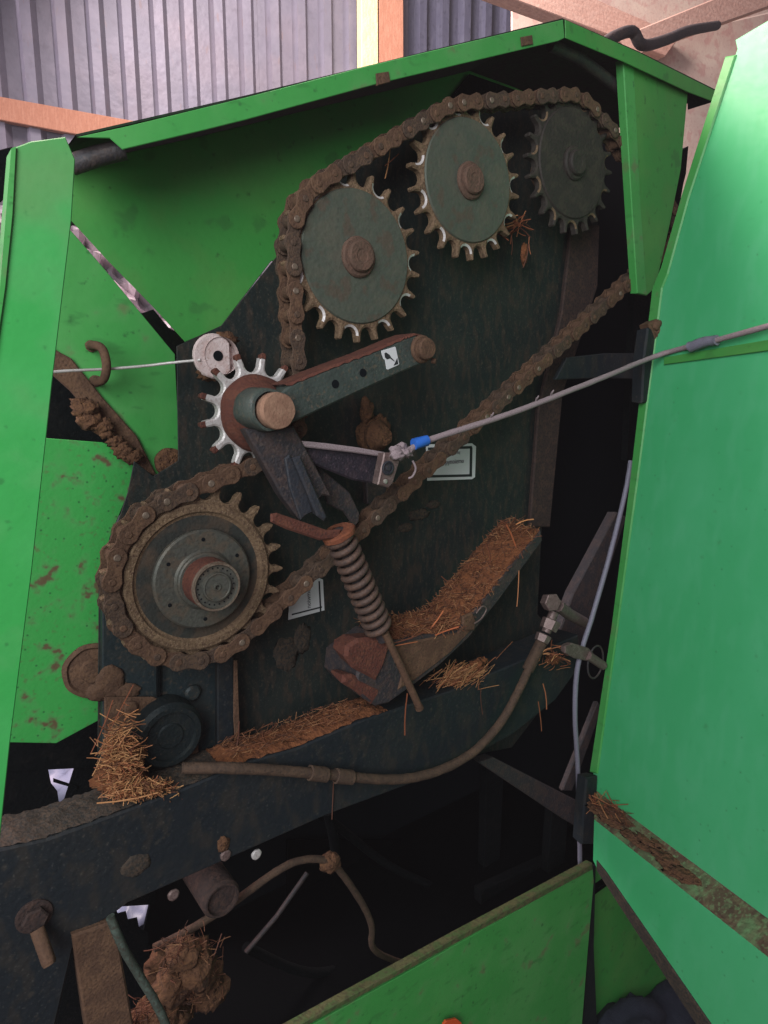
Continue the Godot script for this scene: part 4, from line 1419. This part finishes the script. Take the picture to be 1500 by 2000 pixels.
func build_straw() -> void:
	var a := thing("straw_clump", "loose straw clump lying on the beam beside the black roller end", "straw", at(250, 1500, .0))
	a.set_meta("kind", "stuff")
	var st := mb()
	for i in 8:
		clod(st, at(232 + rng.randf_range(-18, 18), 1478 + i * 8, rng.randf_range(-.04, .0)), Vector3(.028, .016, .026) * rng.randf_range(.7, 1.1), 400 + i, .35)
	obj("chaff", st, M.chaff, a)
	straw("stalks", "", scatter(238, 1490, 17, 32, -.02, .03, 1300) + scatter(278, 1540, 28, 8, .02, .045, 600), Vector2(.007, .034), .0012, a, 1.05, .9)
	var b := thing("beam_litter", "reddish chaff strewn on the beam's upper ledge left of the hose", "straw", at(600, 1440, 0))
	b.set_meta("kind", "stuff")
	st = mb()
	ridge(st, [at(440, 1508, .04), at(480, 1490, .04), at(580, 1462, .04), at(700, 1410, .04), at(760, 1391, .04)], -.044, .036, .010, 33)
	obj("chaff", st, M.chaff, b)
	st = mb()
	ridge(st, [at(-30, 1667, .04), at(90, 1640, .04), at(200, 1600, .04), at(350, 1545, .04), at(440, 1508, .04)], -.044, .036, .005, 34)
	obj("settled_dirt", st, M.smear, b)
	var pl := []
	for i in 260:
		var f := rng.randf()
		var q := at(lerpf(460, 720, f), lerpf(1490, 1398, f), .04)
		pl.append([Vector3(q.x, q.y + .006, rng.randf_range(-.035, .034)), Vector3(1, .28, 0) + Vector3(rng.randfn(), rng.randfn() * .15, rng.randfn()) * .7])
	straw("stalks", "", pl, Vector2(.008, .03), .0009, b, .8, .3)
	var c := thing("straw_clump", "straw tuft on the beam below the lower arm's tip", "straw", at(905, 1315, .0))
	c.set_meta("kind", "stuff")
	st = mb()
	for i in 7:
		clod(st, at(875 + i * 11, 1333 - i * 7, rng.randf_range(.0, .03)), Vector3(.02, .012, .016) * rng.randf_range(.7, 1.1), 500 + i, .35)
	obj("chaff", st, M.chaff, c)
	straw("stalks", "", scatter(905, 1320, 24, 9, .01, .05, 260, Vector3(1, .35, 0)) + [[at(960, 1290, .05), Vector3(1, .5, 0)], [at(955, 1342, .05), Vector3(1, -.05, .1)], [at(985, 1270, .05), Vector3(1, .55, 0)]], Vector2(.02, .06), .0011, c, 1.0, .8)
	var d := thing("straw_clump", "dull brown straw wad hanging in the dark below the beam", "straw", at(370, 1890, .0))
	d.set_meta("kind", "stuff")
	st = mb()
	for i in 12:
		clod(st, at(360 + rng.randf_range(-45, 45), 1895 + rng.randf_range(-40, 55), rng.randf_range(-.04, .02)), Vector3(.03, .026, .026) * rng.randf_range(.7, 1.2), 520 + i, .35)
	for i in 8:
		clod(st, at(300 + rng.randf_range(-30, 40), 1985 + rng.randf_range(-20, 25), rng.randf_range(-.02, .02)), Vector3(.03, .022, .026), 540 + i, .35)
	obj("chaff", st, M.dirt, d)
	straw("stalks", "", scatter(366, 1892, 25, 30, -.01, .03, 500) + scatter(300, 1985, 24, 16, .0, .03, 180), Vector2(.01, .04), .0012, d, .7, .3)
	var e := thing("straw_clump", "little straw tuft caught at the hose fitting beside the clip", "straw", at(1080, 1282, .07))
	e.set_meta("kind", "stuff")
	straw("stalks", "", scatter(1080, 1284, 14, 9, .06, .08, 46), Vector2(.02, .05), .0016, e)
	st = mb()
	clod(st, at(1080, 1287, .06), Vector3(.02, .012, .014), 560, .35)
	obj("chaff", st, M.chaff, e)
	var g := thing("straw_clump", "straw wisps stuck in the door's lower corner at the ledge", "straw", at(1180, 1570, .12))
	g.set_meta("kind", "stuff")
	var down := (on_plane(1300, 1660, door_plane) - on_plane(1180, 1570, door_plane)).normalized()
	var wisps := []
	for i in 40:
		var f := rng.randf() * .12
		wisps.append([on_plane(1172, 1560, door_plane) + down * f + door_plane.normal * rng.randf_range(.01, .04) + Vector3(0, rng.randf_range(0, .02), 0), down + Vector3(rng.randfn(), rng.randfn(), rng.randfn()) * .35])
	straw("stalks", "", wisps, Vector2(.03, .09), .0015, g)
	st = mb()
	clod(st, at(1166, 1562, .115), Vector3(.014, .016, .012), 570, .35)
	obj("chaff", st, M.chaff, g)
	var h := thing("straw_clump", "few straws and husks caught under the middle upper sprocket", "straw", at(1015, 450, -.05))
	h.set_meta("kind", "stuff")
	straw("stalks", "", scatter(1005, 440, 12, 12, -.06, -.02, 26) + [[at(1000, 480, -.04), Vector3(0, 1, 0)], [at(1028, 500, -.04), Vector3(.3, 1, 0)], [at(1034, 480, -.04), Vector3(-.2, 1, 0)], [at(766, 312, -.02), Vector3(1, .8, 0)], [at(758, 316, -.02), Vector3(.2, 1, 0)]], Vector2(.03, .06), .0022, h)
	st = mb()
	clod(st, at(1024, 496, -.045), Vector3(.01, .022, .006), 580, .3)
	obj("husk", st, M.chaff, h)
	var k := thing("loose_stalks", "long single straw stalks hanging from the arms and the beam", "straw", at(960, 1400, .05))
	k.set_meta("kind", "stuff")
	var hang := [[at(1065, 1360, .07), Vector3(-.25, 1, 0)], [at(1012, 1150, .07), Vector3(.05, 1, 0)], [at(940, 1370, .06), Vector3(.12, -1, 0)], [at(792, 1395, .09), Vector3(.05, 1, 0)], [at(1055, 1400, .07), Vector3(.2, -1, 0)], [at(463, 1450, .0), Vector3(.2, 1, 0)], [at(650, 1560, .045), Vector3(.05, 1, 0)], [at(250, 1560, .05), Vector3(1, -.2, 0)], [at(200, 1420, .0), Vector3(.5, 1, 0)], [at(228, 1400, .0), Vector3(.6, 1, 0)], [at(420, 1860, .02), Vector3(.5, 1, 0)]]
	straw("stalks", "", hang, Vector2(.06, .11), .0018, k)
